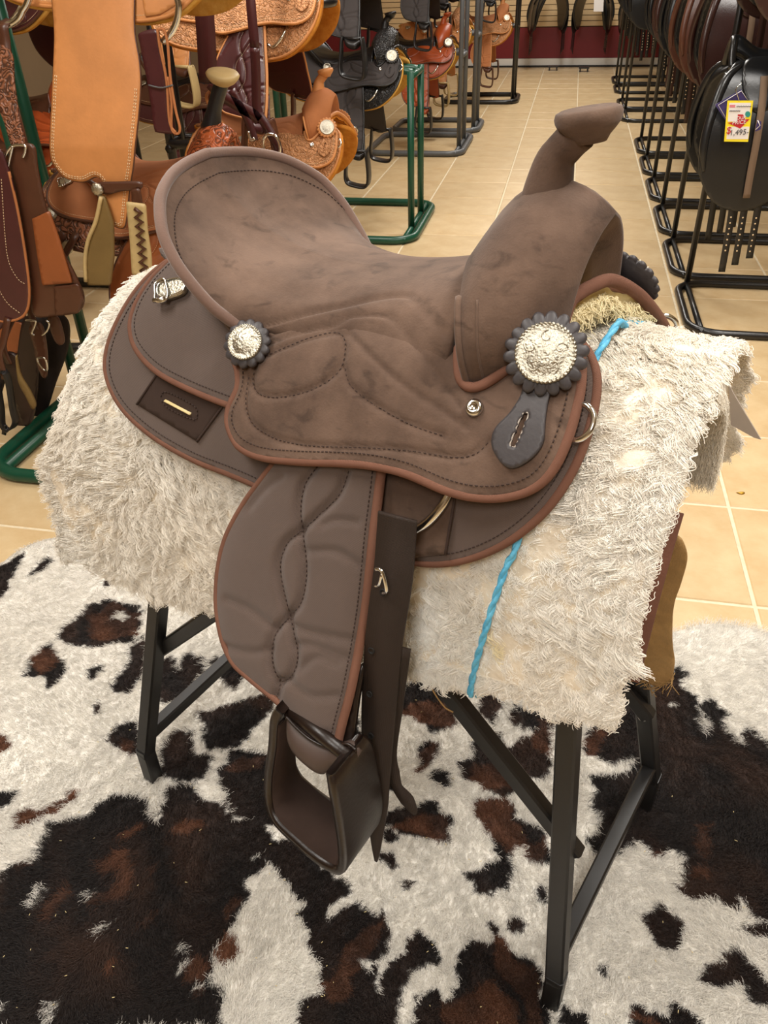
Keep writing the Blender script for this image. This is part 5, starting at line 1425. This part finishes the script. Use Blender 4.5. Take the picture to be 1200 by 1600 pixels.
# ------------------------------------------------------------------ english saddles on the right
BR2 = leather('havana_leather', (58, 34, 30), 0.28, spec=0.55); BR3 = leather('oakbark_leather', (92, 56, 42), 0.34)
ENG_BLK = leather('black_saddle_leather', (26, 27, 29), 0.3, spec=0.5)
TANW = mat('tan_webbing', (120, 98, 78), 0.8, weave=200)
def make_english(name, label, main, panelm):
    t = empty(name, (0, 0, 0.7)); tag(t, label, 'saddle', 'english saddles on the right racks')
    def K(o, par=None):
        o.parent = par if par is not None else t
        o.location = (0, 0, -0.7) if par is None else (0, 0, 0)
        return o
    S = Barrel(0.0)
    fl = catmull([(-0.06, r3(32)), (-0.11, 0.30), (-0.125, 0.44), (-0.10, 0.56), (-0.03, 0.635), (0.06, 0.655), (0.15, 0.62), (0.215, 0.53), (0.235, 0.42), (0.215, 0.30), (0.17, 0.19), (0.12, r3(26))], 6, True)
    pn = catmull([(-0.19, r3(34)), (-0.225, 0.26), (-0.18, 0.38), (-0.10, 0.50), (0.0, 0.60), (0.12, 0.60), (0.20, 0.48), (0.20, 0.30), (0.16, 0.18), (0.0, r3(20))], 6, True)
    sk = catmull([(-0.02, r3(28)), (-0.02, 0.27), (0.03, 0.33), (0.09, 0.31), (0.12, 0.22), (0.10, r3(26))], 6, True)
    for side in (1, -1):
        mir = np.array([1, side, 1])
        def sheet(nm, q, o1, th, m, puff, step=0.012):
            V2, F = fill2d(q, step); h = puff * (1 - np.exp(-dist_poly(V2, np.vstack([q, q[:1]])) / 0.02))
            v, f = solid_sheet(V2, F, S.pos(V2, o1 + h), S.pos(V2, o1 - th))
            if side < 0: f = [tuple(x[::-1]) for x in f]
            return K(mesh_obj(nm, v * mir, f, m))
        sheet('panel', pn, 0.012, 0.03, panelm, 0.010)
        fo = sheet('flap', fl, 0.030, 0.006, main, 0.002)
        sheet('skirt', sk, 0.040, 0.005, main, 0.003)
        kr = catmull([(0.125, 0.16), (0.175, 0.22), (0.208, 0.32), (0.222, 0.42), (0.205, 0.51)], 8)
        rr = np.interp(np.linspace(0, 1, len(kr)), [0, .3, .8, 1], [0.008, 0.018, 0.016, 0.006])
        vv, ff = tube(S.pos(kr, 0.030), rr, 10); vv = np.array(vv) * mir
        K(mesh_obj('knee_roll', vv, ff, main), None)
        # stirrup leather lying down the flap, billets below the flap
        lp = S.pos(catmull([(0.045, 0.22), (0.04, 0.34), (0.035, 0.5), (0.03, 0.60)], 6), 0.046)
        vv, ff = strip(lp, 0.026, 0.003, wdir=(1, 0, 0)); K(mesh_obj('stirrup_leather', np.array(vv) * mir, ff, TANW))
        for k, x in enumerate((-0.02, 0.03, 0.075)):
            bp = S.pos(np.array([(x, 0.50), (x - 0.005, 0.62), (x - 0.012, 0.74), (x - 0.018, 0.84 + 0.03 * k)]), 0.024)
            vv, ff = strip(catmull(bp, 5), 0.027, 0.004, wdir=(1, 0, 0)); bo = K(mesh_obj('billet', np.array(vv) * mir, ff, main))
            hb = MB()
            for j in range(7):
                c = S.pos(np.array([(x - 0.008 - 0.001 * j, 0.68 + 0.022 * j)]), 0.0265)[0]
                hb.add(*lathe(c, (0, -1, 0), [(0.0035, -0.001), (0.0032, 0.0008), (0.0005, 0.001)], 6))
            ho = K(mesh_obj('billet_holes', np.array(hb.v) * mir, hb.f, CREAM), bo); ho['kind'] = 'stuff'
    # seat: deep dish between pommel and cantle
    ns, nt = 21, 26; V = []
    for i in range(nt):
        u = i / (nt - 1); x = 0.15 - 0.38 * u
        ztop = 1.055 + 0.05 * math.exp(-((u - 0.02) / 0.16) ** 2) + 0.085 * max(0, (u - 0.55) / 0.45) ** 1.7
        w = 0.045 + 0.115 * min(1, u / 0.65) ** 1.3
        if u > 0.85: w *= 1 - 1.2 * (u - 0.85) ** 1.0
        for j in range(ns):
            s = -1 + 2 * j / (ns - 1)
            V.append((x + 0.05 * s * s * (1 if u > .6 else 0) * (u - .6) * 2, s * w, ztop - 0.055 * abs(s) ** 2.5 + (0.0)))
    n = len(V); g = grid_faces(nt, ns)
    V2_ = V + [(a, b * 0.97, c - 0.018) for a, b, c in V]
    fc = g + [tuple(k + n for k in q[::-1]) for q in g]
    for i in range(nt - 1):
        fc += [((i + 1) * ns, i * ns, i * ns + n, (i + 1) * ns + n), (i * ns + ns - 1, (i + 1) * ns + ns - 1, (i + 1) * ns + ns - 1 + n, i * ns + ns - 1 + n)]
    for j in range(ns - 1):
        fc += [(j, j + 1, j + 1 + n, j + n), ((nt - 1) * ns + j + 1, (nt - 1) * ns + j, (nt - 1) * ns + j + n, (nt - 1) * ns + j + 1 + n)]
    so = K(mesh_obj('seat', V2_, fc, main))
    rim = [V[(nt - 1) * ns + j] for j in range(ns)]
    K(MB().add(*tube(rim, 0.008, 8)).build('cantle_piping', main), so)
    pm = [V[j] for j in range(ns)]
    K(MB().add(*tube(catmull([(0.15, -0.085, 1.000), (0.153, -0.06, 1.035), (0.152, -0.03, 1.075), (0.150, 0, 1.09), (0.152, 0.03, 1.075), (0.153, 0.06, 1.035), (0.15, 0.085, 1.000)], 5), 0.014, 10)).build('pommel', main))
    return t
EB_ = make_english('english_saddle', 'black english saddle on the nearest black rack with a yellow price tag', ENG_BLK, ENG_BLK)
EB_.location = (0.75, 3.72, 0.7 - 0.02); EB_.rotation_euler = (0, 0, math.pi)
EH_ = make_english('english_saddle', 'glossy havana brown english saddle behind the black saddle with the yellow tag', BR2, ENG_BLK)
EH_.location = (0.78, 4.46, 0.7 + 0.24); EH_.rotation_euler = (0, 0, math.pi)
GR = 'racks right of the aisle'
RY = [3.72, 4.46, 5.20, 5.96, 6.72, 7.48, 9.0, 9.75, 10.9, 11.7]
ORD = ['second', 'third', 'fourth', 'fifth', 'sixth', 'seventh', 'eighth', 'ninth', 'tenth']
for k, y in enumerate(RY):
    xe = 0.60 if k < 6 else 0.53
    rack(xe, y, 0.64, BLKT, 1, (TZ - 0.02, TZ + 0.60) if k == 0 else (TZ + 0.24,),
         'low black tubular rack under the black english saddle with the yellow price tag' if k == 0 else ORD[k - 1] + ' black tubular rack in the row that starts at the yellow price tag',
         posts=((0.05, 0.30),), pr=0.017, group=GR, rear=True)
def place_eng(src, x, y, dz, label, rz=0.0, m=None):
    c = copy_tree(src); c.location = (x, y, 0.7 + dz); c.rotation_euler = (0, 0, math.pi + rz)
    c['label'] = label
    if m:
        for ch in c.children:
            for o in [ch] + list(ch.children):
                b = o.name.split('.')[0]
                if b in ('flap', 'skirt', 'seat', 'pommel', 'knee_roll', 'cantle_piping'): set_mat(o, m)
    return c
place_eng(EH_, 0.80, 3.72, 0.60, 'dark brown english saddle on the upper arms above the black saddle with the yellow tag', 0.0)
for k, y in enumerate(RY[2:]):
    m = [BR3, ENG_BLK, BR2, ENG_BLK, ENG_BLK, ENG_BLK, ENG_BLK, ENG_BLK][k]
    xo = 0.76 if k < 4 else 0.68
    cn = 'black' if m is ENG_BLK else ('oak brown' if m is BR3 else 'havana brown')
    place_eng(EB_ if m is ENG_BLK else EH_, xo, y, 0.24, cn + ' english saddle on the ' + ORD[k + 1] + ' black rack from the yellow price tag', random.uniform(-.03, .03), m)
# ================================================================== details of the smooth tan saddle near the stand (traced on its near side)
LZ = 0.95
def on_lean(u, v, Y, k):
    """pixel on a hanging sheet that leans back to the saddle above LZ"""
    y = Y
    for _ in range(8):
        p = on_depth(u, v, y); y = Y + k * max(0.0, p[2] - LZ)
    return p
def px_sheet(name, px, Y, m, parent, thick=0.005, step=0.01, bulge=0.0, smooth=True, sub=None, lean=0.0):
    """flat leather piece hanging in the plane y = Y, outline in pixels"""
    base = np.array(parent.location) if sub is None else np.array(parent.location)
    q = np.array([on_lean(u, v, Y, lean)[[0, 2]] for u, v in px])
    q = catmull(q, 5, True) if smooth else np.vstack([resample(np.array([q[i], q[(i + 1) % len(q)]]), step)[:-1] for i in range(len(q))])
    V2, F = fill2d(q, step)
    h = bulge * (1 - np.exp(-dist_poly(V2, np.vstack([q, q[:1]])) / 0.03))
    YY = Y + lean * np.maximum(0, V2[:, 1] - LZ)
    top = np.stack([V2[:, 0], YY - h, V2[:, 1]], 1); bot = np.stack([V2[:, 0], YY + thick, V2[:, 1]], 1)
    v, f = solid_sheet(V2, F, top - base, bot - base)
    o = mesh_obj(name, v, f, m); o.parent = parent if sub is None else sub
    return o, q
def px_line(pts, Y, n=6):
    return np.array([on_depth(u, v, Y) for u, v in catmull(pts, n)])
b1 = np.array(S1.location)
FEN1 = [(88, -70), (85, 60), (81, 150), (78, 235), (83, 256), (102, 278), (130, 284), (150, 276), (161, 288), (158, 312), (161, 340), (176, 352), (192, 356), (197, 340), (201, 300), (209, 240), (218, 150), (217, 100), (209, 50), (196, -70)]
FK = 0.27
f1, q1 = px_sheet('fender', FEN1, 2.16, tanS, S1, 0.006, bulge=0.006, lean=FK)
f1['label'] = 'broad smooth tan fender with two rows of cream stitching'
for d in (0.008, 0.013):
    q = resample(q1[8:-18], 0.003); ins = inset(q, d)
    if in_poly(ins[20:-20:10], q1).mean() < 0.5: ins = inset(q, -d)
    st = dashes(np.stack([ins[:, 0], 2.1572 + FK * np.maximum(0, ins[:, 1] - LZ), ins[:, 1]], 1) - b1, None, 0.0055, 0.003, 0.0011)
    o = st.build('stitching', CREAM); o.parent = f1; o['kind'] = 'stuff'
e3 = np.stack([q1[:, 0], 2.164 + FK * np.maximum(0, q1[:, 1] - LZ), q1[:, 1]], 1) - b1
o = MB().add(*tube(e3, 0.0032, 6, closed=True)).build('fender_edge', dkbr); o.parent = f1
kp_, _ = px_sheet('stirrup_keeper', [(152, 286), (180, 284), (219, 284), (219, 296), (190, 299), (170, 304), (155, 300)], 2.145, dkbr, S1, 0.004)
o = MB().add(*lathe(on_depth(152, 296, 2.14) - b1, (0, -1, 0), [(0.017, -0.004), (0.018, 0.001), (0.013, 0.005), (0.004, 0.007), (0.0005, 0.007)], 40, 10, 0.12)).build('keeper_concho', SILVER); o.parent = kp_
for nm, px in (('stirrup_side', [(156, 306), (163, 308), (170, 330), (176, 350), (177, 400), (172, 446), (136, 446), (132, 405), (141, 365), (151, 330)]),
               ('stirrup_side', [(197, 316), (226, 320), (229, 360), (235, 400), (236, 430), (206, 430), (203, 380)])):
    o, q = px_sheet(nm, px, 2.13 if px[0][0] < 180 else 2.10, raw if px[0][0] > 180 else leather('aged_rawhide', (120, 96, 54), 0.45), S1, 0.010, smooth=False)
    if px[0][0] > 180:
        lc = MB(); zz = []
        for k in range(15):
            zz.append((214 + (6 if k % 2 else -4) + k * 0.7, 326 + k * 7))
        lc.add(*tube(np.array([on_depth(u, v, 2.097) for u, v in zz]) - b1, 0.0060, 6))
        l_ = lc.build('lacing', dkbr); l_.parent = o
    else:
        e_ = np.array([on_depth(u, v, 2.128) for u, v in catmull([(158, 308), (150, 345), (138, 375), (133, 405), (134, 440)], 6)]) - b1
        l_ = MB().add(*tube(e_, 0.006, 6)).build('stirrup_rim', raw); l_.parent = o
# straps of the stirrup leathers below the keeper
px_sheet('stirrup_leather', [(205, 296), (218, 294), (224, 330), (206, 330)], 2.14, dkbr, S1, 0.006, smooth=False)
# rigging rings
for pts in ([(275, -8), (279, 10), (276, 32), (268, 50), (254, 66)], [(48, -12), (42, 6), (36, 16), (30, 28), (20, 36), (8, 40)]):
    o = MB().add(*tube(px_line(pts, 2.235) - b1, 0.0085, 12)).build('rigging_ring', CHROME); o.parent = S1
# folded burgundy latigo hanging from the front ring
lat = [(232, 50), (238, 90), (247, 140), (254, 180), (262, 203)]
lo_ = px_line(lat, 2.17)
nl_ = len(lo_)
fold = np.vstack([lo_, [lo_[-1] + np.array([0.012, 0.008, -0.008]), lo_[-1] + np.array([0.020, 0.02, 0.004])], lo_[::-1] + np.array([0.022, 0.03, 0.0]), [lo_[0] + np.array([0.012, 0.016, 0.022])]])
lt, _q = px_sheet('latigo', [(217, 52), (246, 46), (250, 75), (260, 125), (265, 190), (275, 208), (246, 207), (240, 197), (232, 140), (217, 62)], 2.222, maroon, S1, 0.004)
lt['label'] = 'folded burgundy latigo strap'
for pts in ([(246, 46), (250, 75), (260, 125), (265, 190), (275, 208)], [(246, 46), (256, 47), (262, 70), (266, 120), (274, 170), (281, 200), (277, 209), (268, 200), (268, 160), (262, 120)]):
    o = MB().add(*tube(px_line(pts, 2.220) - b1, 0.0036, 6)).build('cut_edge', roughout); o.parent = lt
o = MB().add(*tube(px_line([(232, 133), (252, 137), (270, 133)], 2.216) - b1, 0.0022, 6)).build('tie_wire', GREYT); o.parent = lt
# rear flank cinch: tooled billet, buckle, broad walnut strap, burgundy hanging end
px_sheet('flank_billet', [(-8, 74), (17, 82), (22, 130), (30, 190), (38, 224), (20, 232), (6, 190), (-8, 150)], 2.12, brT, S1, 0.006, lean=0.38)
r0_ = on_depth(8, 40, 2.235); r1_ = on_lean(6, 84, 2.12, 0.38)
o = MB().add(*strip(catmull([r0_ + np.array([0.012, 0.012, 0.012]), r0_ + np.array([0, -0.012, 0.0]), r0_ * 0.4 + r1_ * 0.6, r1_ + np.array([0, -0.003, -0.03])], 6) - b1, 0.034, 0.004, wdir=(1, 0.1, 0))).build('billet_keeper', dkbr); o.parent = S1
fb_, _q = px_sheet('flank_cinch', [(14, 236), (50, 226), (58, 262), (70, 320), (92, 380), (122, 440), (131, 468), (122, 488), (85, 494), (52, 492), (46, 440), (34, 360), (22, 290)], 2.11, dkbr, S1, 0.007, bulge=0.004)
fb_['label'] = 'broad walnut flank cinch strap'
px_sheet('cinch_layer', [(50, 342), (76, 330), (92, 376), (112, 442), (66, 446), (58, 400)], 2.098, russet, S1, 0.008, smooth=False)
px_sheet('cinch_end', [(84, 448), (122, 444), (130, 468), (122, 490), (86, 494)], 2.10, dkbr, S1, 0.008, smooth=False)
for pts in ([(0, 258), (10, 240), (20, 228), (38, 227), (40, 232)], [(12, 262), (16, 245), (20, 228)], [(40, 228), (39, 238), (36, 246)]):
    o = MB().add(*tube(px_line(pts, 2.10) - b1, 0.0038, 8)).build('flank_buckle', CHROME); o.parent = fb_
mf, q = px_sheet('hanging_strap_end', [(-8, 250), (14, 268), (28, 330), (40, 400), (46, 460), (38, 492), (12, 502), (-8, 500)], 2.085, maroon, S1, 0.006)
mf['label'] = 'rounded burgundy strap end with cream stitching'
o = MB().add(*tube(px_line([(14, 268), (28, 330), (40, 400), (46, 460), (38, 492), (12, 502), (-8, 500)], 2.087) - b1, 0.004, 6)).build('cut_edge', roughout); o.parent = mf
for pts in ([(2, 280), (8, 370), (14, 410), (28, 436), (40, 444)], [(-6, 446), (12, 474), (32, 490)]):
    d_ = dashes(px_line(pts, 2.0835) - b1, None, 0.005, 0.0035, 0.0011); o = d_.build('stitching', CREAM); o.parent = mf; o['kind'] = 'stuff'
# ------------------------------------------------------------------ things that hang under the first rack: girth with buckles, bridle straps, dark stirrup
def hung(name, label, cat, anchor):
    t = empty(name, anchor); tag(t, label, cat); return t
a0 = on_depth(62, 488, 2.2)
ci = hung('string_girth', 'brown leather girth with a bright ring and buckle hanging beside the green rack post', 'girth', a0)
for nm, px, m in (('girth_strap', [(45, 512), (64, 506), (72, 540), (74, 575), (70, 592), (60, 578), (52, 540)], dkbr), ('girth_body', [(36, 500), (56, 500), (60, 560), (54, 640), (30, 690), (18, 640), (26, 560)], leather('oiled_brown', (44, 26, 22), 0.4)), ('girth_tail', [(74, 496), (90, 496), (100, 530), (94, 540), (84, 530)], dkbr)):
    px_sheet(nm, px, 2.18 if nm != 'girth_body' else 2.22, m, ci, 0.006)
for pts in ([(40, 500), (52, 501), (56, 502), (54, 510), (50, 520), (54, 524)], [(72, 500), (77, 506), (74, 516), (66, 524)], [(58, 559), (70, 560), (74, 576), (69, 578), (60, 566), (58, 559)]):
    o = MB().add(*tube(px_line(pts, 2.165) - a0, 0.0032, 8)).build('ring', CHROME); o.parent = ci
a3 = on_depth(20, 500, 2.3)
nc = hung('felt_cinch', 'dark felt cinch hanging behind the brown leather girth', 'cinch', a3)
px_sheet('felt_body', [(-10, 502), (40, 500), (96, 496), (104, 540), (84, 600), (60, 660), (30, 610), (8, 590), (-10, 640)], 2.30, leather('dark_felt', (36, 27, 24), 0.9), nc, 0.02, bulge=0.008)
px_sheet('tan_facing', [(-10, 508), (34, 506), (40, 530), (26, 552), (-10, 556)], 2.285, russet, nc, 0.008)
a1 = on_depth(20, 540, 2.05)
bs = hung('stirrup', 'dark laced leather stirrup hanging low beside the black strap loop', 'stirrup', a1)
px_sheet('side_panel', [(2, 556), (24, 556), (32, 590), (52, 630), (48, 660), (36, 665), (26, 640), (10, 600)], 2.08, leather('oiled_brown', (44, 26, 22), 0.4), bs, 0.012)
px_sheet('raw_edge', [(24, 556), (30, 586), (44, 610), (54, 632), (50, 640), (40, 620), (28, 596)], 2.072, leather('aged_rawhide', (120, 96, 54), 0.45), bs, 0.012)
a2 = on_depth(10, 620, 2.04)
lp_ = hung('black_strap_loop', 'black strap loop hanging near the green rack base', 'strap', a2)
o = MB().add(*strip(px_line([(-8, 590), (6, 580), (14, 600), (20, 640), (24, 660), (14, 672), (4, 664), (2, 640), (-4, 600)], 2.04) - a2, 0.022, 0.004, wdir=(0.5, 0.5, 0.2))).build('loop', black); o.parent = lp_
o = MB().add(*strip(px_line([(8, 664), (7, 672), (6, 679)], 2.04) - a2, 0.014, 0.004, wdir=(1, 0.2, 0))).build('tail', black); o.parent = lp_
for t_, u_, v_, Y_, tp_ in ((ci, 54, 506, 2.18, (-1.45, 2.262, 0.685)), (nc, 40, 504, 2.30, (-1.495, 2.262, 0.685)), (bs, 12, 560, 2.08, (-1.545, 2.262, 0.685)), (lp_, 5, 584, 2.04, on_depth(12, 497, 2.083))):
    p0_ = on_depth(u_, v_, Y_); top_ = np.array(tp_)
    o = MB().add(*strip(catmull([p0_ + np.array([0, 0, -0.02]), p0_ + np.array([0, 0.01, 0.06]), (p0_ + top_) / 2 + np.array([0, 0, 0.02]), top_], 6) - np.array(t_.location), 0.022, 0.004, wdir=(1, 0, 0))).build('hanger_strap', dkbr); o.parent = t_
# ------------------------------------------------------------------ headstall straps and rope horn by the tan tooled saddle
hs_a = on_depth(340, 120, 3.02)
hd = hung('burgundy_headstall', 'burgundy headstall strap with a silver buckle hanging over the tooled fork', 'headstall', hs_a)
for pts, w in (([(328, 130), (345, 148), (372, 165), (395, 178), (405, 188)], 0.040), ([(398, 75), (400, 120), (402, 170), (415, 195), (432, 225), (436, 240)], 0.034), ([(318, 0), (322, 60), (326, 130)], 0.07), ([(362, 140), (388, 190), (398, 220)], 0.03)):
    o = MB().add(*strip(px_line(pts, 3.08) - hs_a, w, 0.005, wdir=(0.9, 0.0, 0.45) if w < 0.06 else (1, 0, 0))).build('strap', maroon); o.parent = hd
for pts in ([(412, 216), (418, 210), (430, 212), (437, 226), (436, 240), (428, 243), (415, 240), (411, 226), (412, 216)], [(388, 205), (392, 218), (398, 216)]):
    o = MB().add(*tube(px_line(pts, 3.06) - hs_a, 0.0055, 8)).build('buckle', CHROME); o.parent = hd
for e_ in ((318, 0), (398, 75)):
    p0_ = on_depth(*e_, 3.08); hn = np.array([S3.location[0] + 0.215, 3.53 - 0.02, 1.195 + 0.26])
    pth = catmull([p0_ + np.array([0, 0, -0.01]), p0_ + np.array([0.0, 0.03, 0.10 if e_[1] == 0 else 0.20]), (p0_ + hn) / 2 + np.array([0, -0.06, 0.10]), hn + np.array([-0.03, -0.02, 0.02]), hn + np.array([0.0, 0.03, 0.0])], 6)
    o = MB().add(*strip(pth - hs_a, 0.034, 0.005, wdir=(1, 0, 0))).build('hanging_strap', maroon); o.parent = hd
rh_a = on_depth(350, 150, 2.75)
# rope horn cap of the russet saddle: rawhide disc wrapped in dark rubber
hb_ = np.array(S2.location)
ct_ = on_depth(348, 124, 2.46); bt_ = np.array([-1.045, 2.46, 0.95])
hn_ = MB().add(*tube(catmull([bt_, bt_ * 0.6 + ct_ * 0.4 + np.array([0, 0, 0.01]), ct_], 6) - hb_, np.interp(np.linspace(0, 1, 13), [0, .4, 1], [0.032, 0.022, 0.021]), 16, up=(0, 1, 0))).build('horn', black); hn_.parent = S2
o = MB().add(*lathe(ct_ - hb_, (0.18, -0.15, 1), [(0.020, -0.016), (0.036, -0.006), (0.046, 0.006), (0.049, 0.014), (0.044, 0.020), (0.02, 0.022), (0.001, 0.022)], 28)).build('rawhide_horn_cap', raw); o.parent = hn_
for (x_, a_) in [(-0.285, 48), (-0.235, 66)]:                  # on the rear corner of the russet saddle's skirt
    c_ = Barrel(0.0125).pos(np.array([(x_, r3(a_))]))[0] - np.array([0, 0, SZ]); n_c = np.array([0, -math.sin(math.radians(a_)) * 1.5, math.cos(math.radians(a_))])
    o = MB().add(*lathe(c_, n_c, [(0.020, -0.003), (0.021, 0.001), (0.015, 0.006), (0.004, 0.008), (0.0005, 0.008)], 40, 12, 0.12)).build('silver_concho', SILVER); o.parent = S2
# ------------------------------------------------------------------ price tag and purple swing tag on the black english saddle
tagY = 3.45
def text_mesh(body, size):
    cu = bpy.data.curves.new('lettering', 'FONT'); cu.body = body; cu.size = size; cu.extrude = 0.0004; cu.align_x = 'CENTER'; cu.align_y = 'CENTER'
    ob = bpy.data.objects.new('lettering', cu); COL.objects.link(ob)
    dg = bpy.context.evaluated_depsgraph_get(); me = bpy.data.meshes.new_from_object(ob.evaluated_get(dg))
    bpy.data.objects.remove(ob, do_unlink=True)
    return me
YEL = mat('yellow_card', (240, 220, 40), 0.5); WCARD = mat('white_card', (232, 228, 226), 0.5); RINK = mat('red_ink', (190, 30, 44), 0.5); DINK = mat('dark_ink', (70, 68, 72), 0.6); TEAL = mat('teal_sticker', (42, 142, 132), 0.5); PURP = mat('purple_card', (58, 48, 104), 0.5); PINK = mat('pink_ink', (216, 130, 140), 0.5)
pc = on_depth(1154, 189, tagY)
pt = hung('price_tag', 'yellow bordered price tag hanging on the black english saddle', 'price tag', pc)
def card(name, m, px, dy, par, th=0.0008, Y=tagY):
    q = np.array([on_depth(u, v, Y) for u, v in px]) - (pc if par is not sw_ else swc)
    q[:, 1] -= dy; n = len(q)
    v = np.vstack([q, q + np.array([0, th, 0])])
    o = mesh_obj(name, v, [tuple(range(n)), tuple(range(2 * n - 1, n - 1, -1))] + [(i, (i + 1) % n, (i + 1) % n + n, i + n) for i in range(n)], m, par, False)
    return o
swc = on_depth(1140, 165, tagY + 0.01); sw_ = hung('swing_tag', 'purple square swing tag behind the yellow price tag', 'tag', swc)
T = lambda x, y: (1110 + x / 13.333, 130 + y / 13.333)
card('card', YEL, [T(355, 362), T(893, 362), T(785, 1222), T(285, 1215)], 0.0, pt, 0.0012)
card('white_field', WCARD, [T(395, 410), T(845, 410), T(815, 660), T(560, 800), T(360, 800)], 0.0006, pt)
card('price_field', WCARD, [T(355, 905), T(815, 905), T(785, 1165), T(335, 1165)], 0.0006, pt)
card('arrow', RINK, [T(570, 650), T(680, 650), T(725, 750), T(815, 745), T(620, 945), T(360, 825), T(560, 800)], 0.0012, pt)
card('pink_print', PINK, [T(400, 450), T(520, 450), T(515, 505), T(398, 505)], 0.0012, pt)
dq = [T(778 + 56 * math.cos(a), 645 + 62 * math.sin(a)) for a in np.linspace(0, 2 * math.pi, 20)[:-1]]
card('round_sticker', TEAL, dq, 0.0014, pt)
for body, m, (tx, ty), size, ang in (('OUR', WCARD, (640, 722), 0.0150, 4), ('PRICE', WCARD, (598, 815), 0.0185, 4), ('$', RINK, (385, 985), 0.034, 0), ('1,495-', DINK, (600, 1025), 0.0265, 4)):
    me = text_mesh(body, size); me.materials.append(m)
    o = bpy.data.objects.new('lettering', me); COL.objects.link(o); o.parent = pt
    p = on_depth(*T(tx, ty), tagY) - pc; o.location = (p[0], p[1] - 0.0024, p[2]); o.rotation_euler = (math.pi / 2, math.radians(-ang), 0)
for k, (x0, x1, y) in enumerate(((545, 850, 480), (400, 620, 575))):
    sc = MB()
    xs = np.linspace(x0, x1, 26); pts = [T(x, y + (14 if i % 2 else -12) * (0.6 + 0.4 * math.sin(i * 1.7))) for i, x in enumerate(xs)]
    q = np.array([on_depth(u, v, tagY) for u, v in pts]) - pc; q[:, 1] -= 0.0016
    o = MB().add(*tube(q, 0.0011, 4)).build('handwriting', DINK); o.parent = pt
card('card', PURP, [T(640, 130), T(775, 350), T(330, 800), T(95, 450)], 0.0, sw_, 0.001, tagY + 0.01)
ql = np.array([on_depth(*T(x, y), tagY + 0.008) for x, y in [(770, 345), (645, 160), (165, 455), (330, 740)]]) - swc
o = MB().add(*tube(ql, 0.0012, 4)).build('white_border', WCARD); o.parent = sw_
card('corner', PURP, [T(980, 760), T(1060, 800), T(1050, 960), T(935, 1010)], 0.0, sw_, 0.001, tagY - 0.01)
ql = np.array([on_depth(*T(x, y), tagY - 0.012) for x, y in [(985, 775), (1035, 880), (940, 970)]]) - swc
o = MB().add(*tube(ql, 0.0016, 4)).build('white_border', WCARD); o.parent = sw_
o = MB().add(*tube(np.array([on_depth(*T(640, -60), 3.515)] + [on_depth(*T(x, y), tagY) for x, y in [(640, 10), (560, 80), (525, 135), (600, 370)]]) - swc, 0.0016, 5)).build('string', CHROME); o.parent = sw_
# ------------------------------------------------------------------ far end: black saddles hung on the slatwall, tags, small stands
for i, (x, rz, lab) in enumerate(((-0.36, 0.35, 'black english saddle hung on the slatwall beside the far tan saddle'), (0.20, -0.3, 'black english saddle hung in the middle of the slatwall'), (0.84, 0.2, 'black english saddle hung on the slatwall behind the right rack row'))):
    c = place_eng(EB_, x, 12.86, -0.08, lab, -math.pi / 2 + rz, ENG_BLK)
    w = MB().add(*tube([(-0.1, 0, 0.30), (-0.44, 0, 0.30)], 0.012, 8)).build('wall_bracket', BLKT); w.parent = c
for (u, v0, v1, w, lab, m) in ((936, -6, 18, 15, 'white hang tag on the black saddle hung on the slatwall', WCARD),):
    c0 = on_depth(u, v1, 12.5); t = hung('hang_tag', lab, 'tag', c0)
    q = np.array([on_depth(a, b, 12.5) for a, b in ((u - w / 2, v0), (u + w / 2, v0), (u + w / 2 - 1, v1), (u - w / 2 - 1, v1))]) - c0
    mesh_obj('card', np.vstack([q, q + np.array([0, .003, 0])]), [(0, 1, 2, 3), (7, 6, 5, 4), (0, 4, 5, 1), (1, 5, 6, 2), (2, 6, 7, 3), (3, 7, 4, 0)], m, t, False)
    MB().add(*tube([(q[0] + q[1]) / 2 + np.array([0, 0.0015, -0.005]), (q[0] + q[1]) / 2 + np.array([-0.03, 0.14, 0.04])], 0.002, 5)).build('string', m, t)
for (u, v) in ((864, 110), (912, 112)):
    p = on_floor(u, v); t = hung('floor_bracket', 'small black floor bracket below the saddle hung ' + ('beside the far tan saddle' if u < 900 else 'in the middle of the slatwall'), 'bracket', p); t['group'] = 'brackets by the baseboard'
    MB().add(*box((0, 0, 0.05), (0.14, 0.10, 0.02))).build('plate', BLKT, t, False)
    for sx in (-1, 1): MB().add(*box((sx * 0.05, 0, 0.021), (0.02, 0.08, 0.042))).build('foot', BLKT, t, False)
# crumbs: a fallen yellow leaf on the tiles
lf0 = on_floor(1157, 771)
lf_ = hung('fallen_leaf', 'tiny yellow leaf lying on a beige tile', 'leaf', lf0)
vv = [(0.012 * math.cos(a) * (1 + .2 * math.sin(3 * a)), 0.007 * math.sin(a), 0.002 + 0.002 * math.sin(2 * a)) for a in np.linspace(0, 6.2, 14)]
mesh_obj('blade', vv + [(0, 0, 0.004)] + [(0, 0, 0.0005)], [(i, (i + 1) % 14, 14) for i in range(14)] + [((i + 1) % 14, i, 15) for i in range(14)], mat('yellow_leaf', (214, 168, 60), 0.6), lf_)
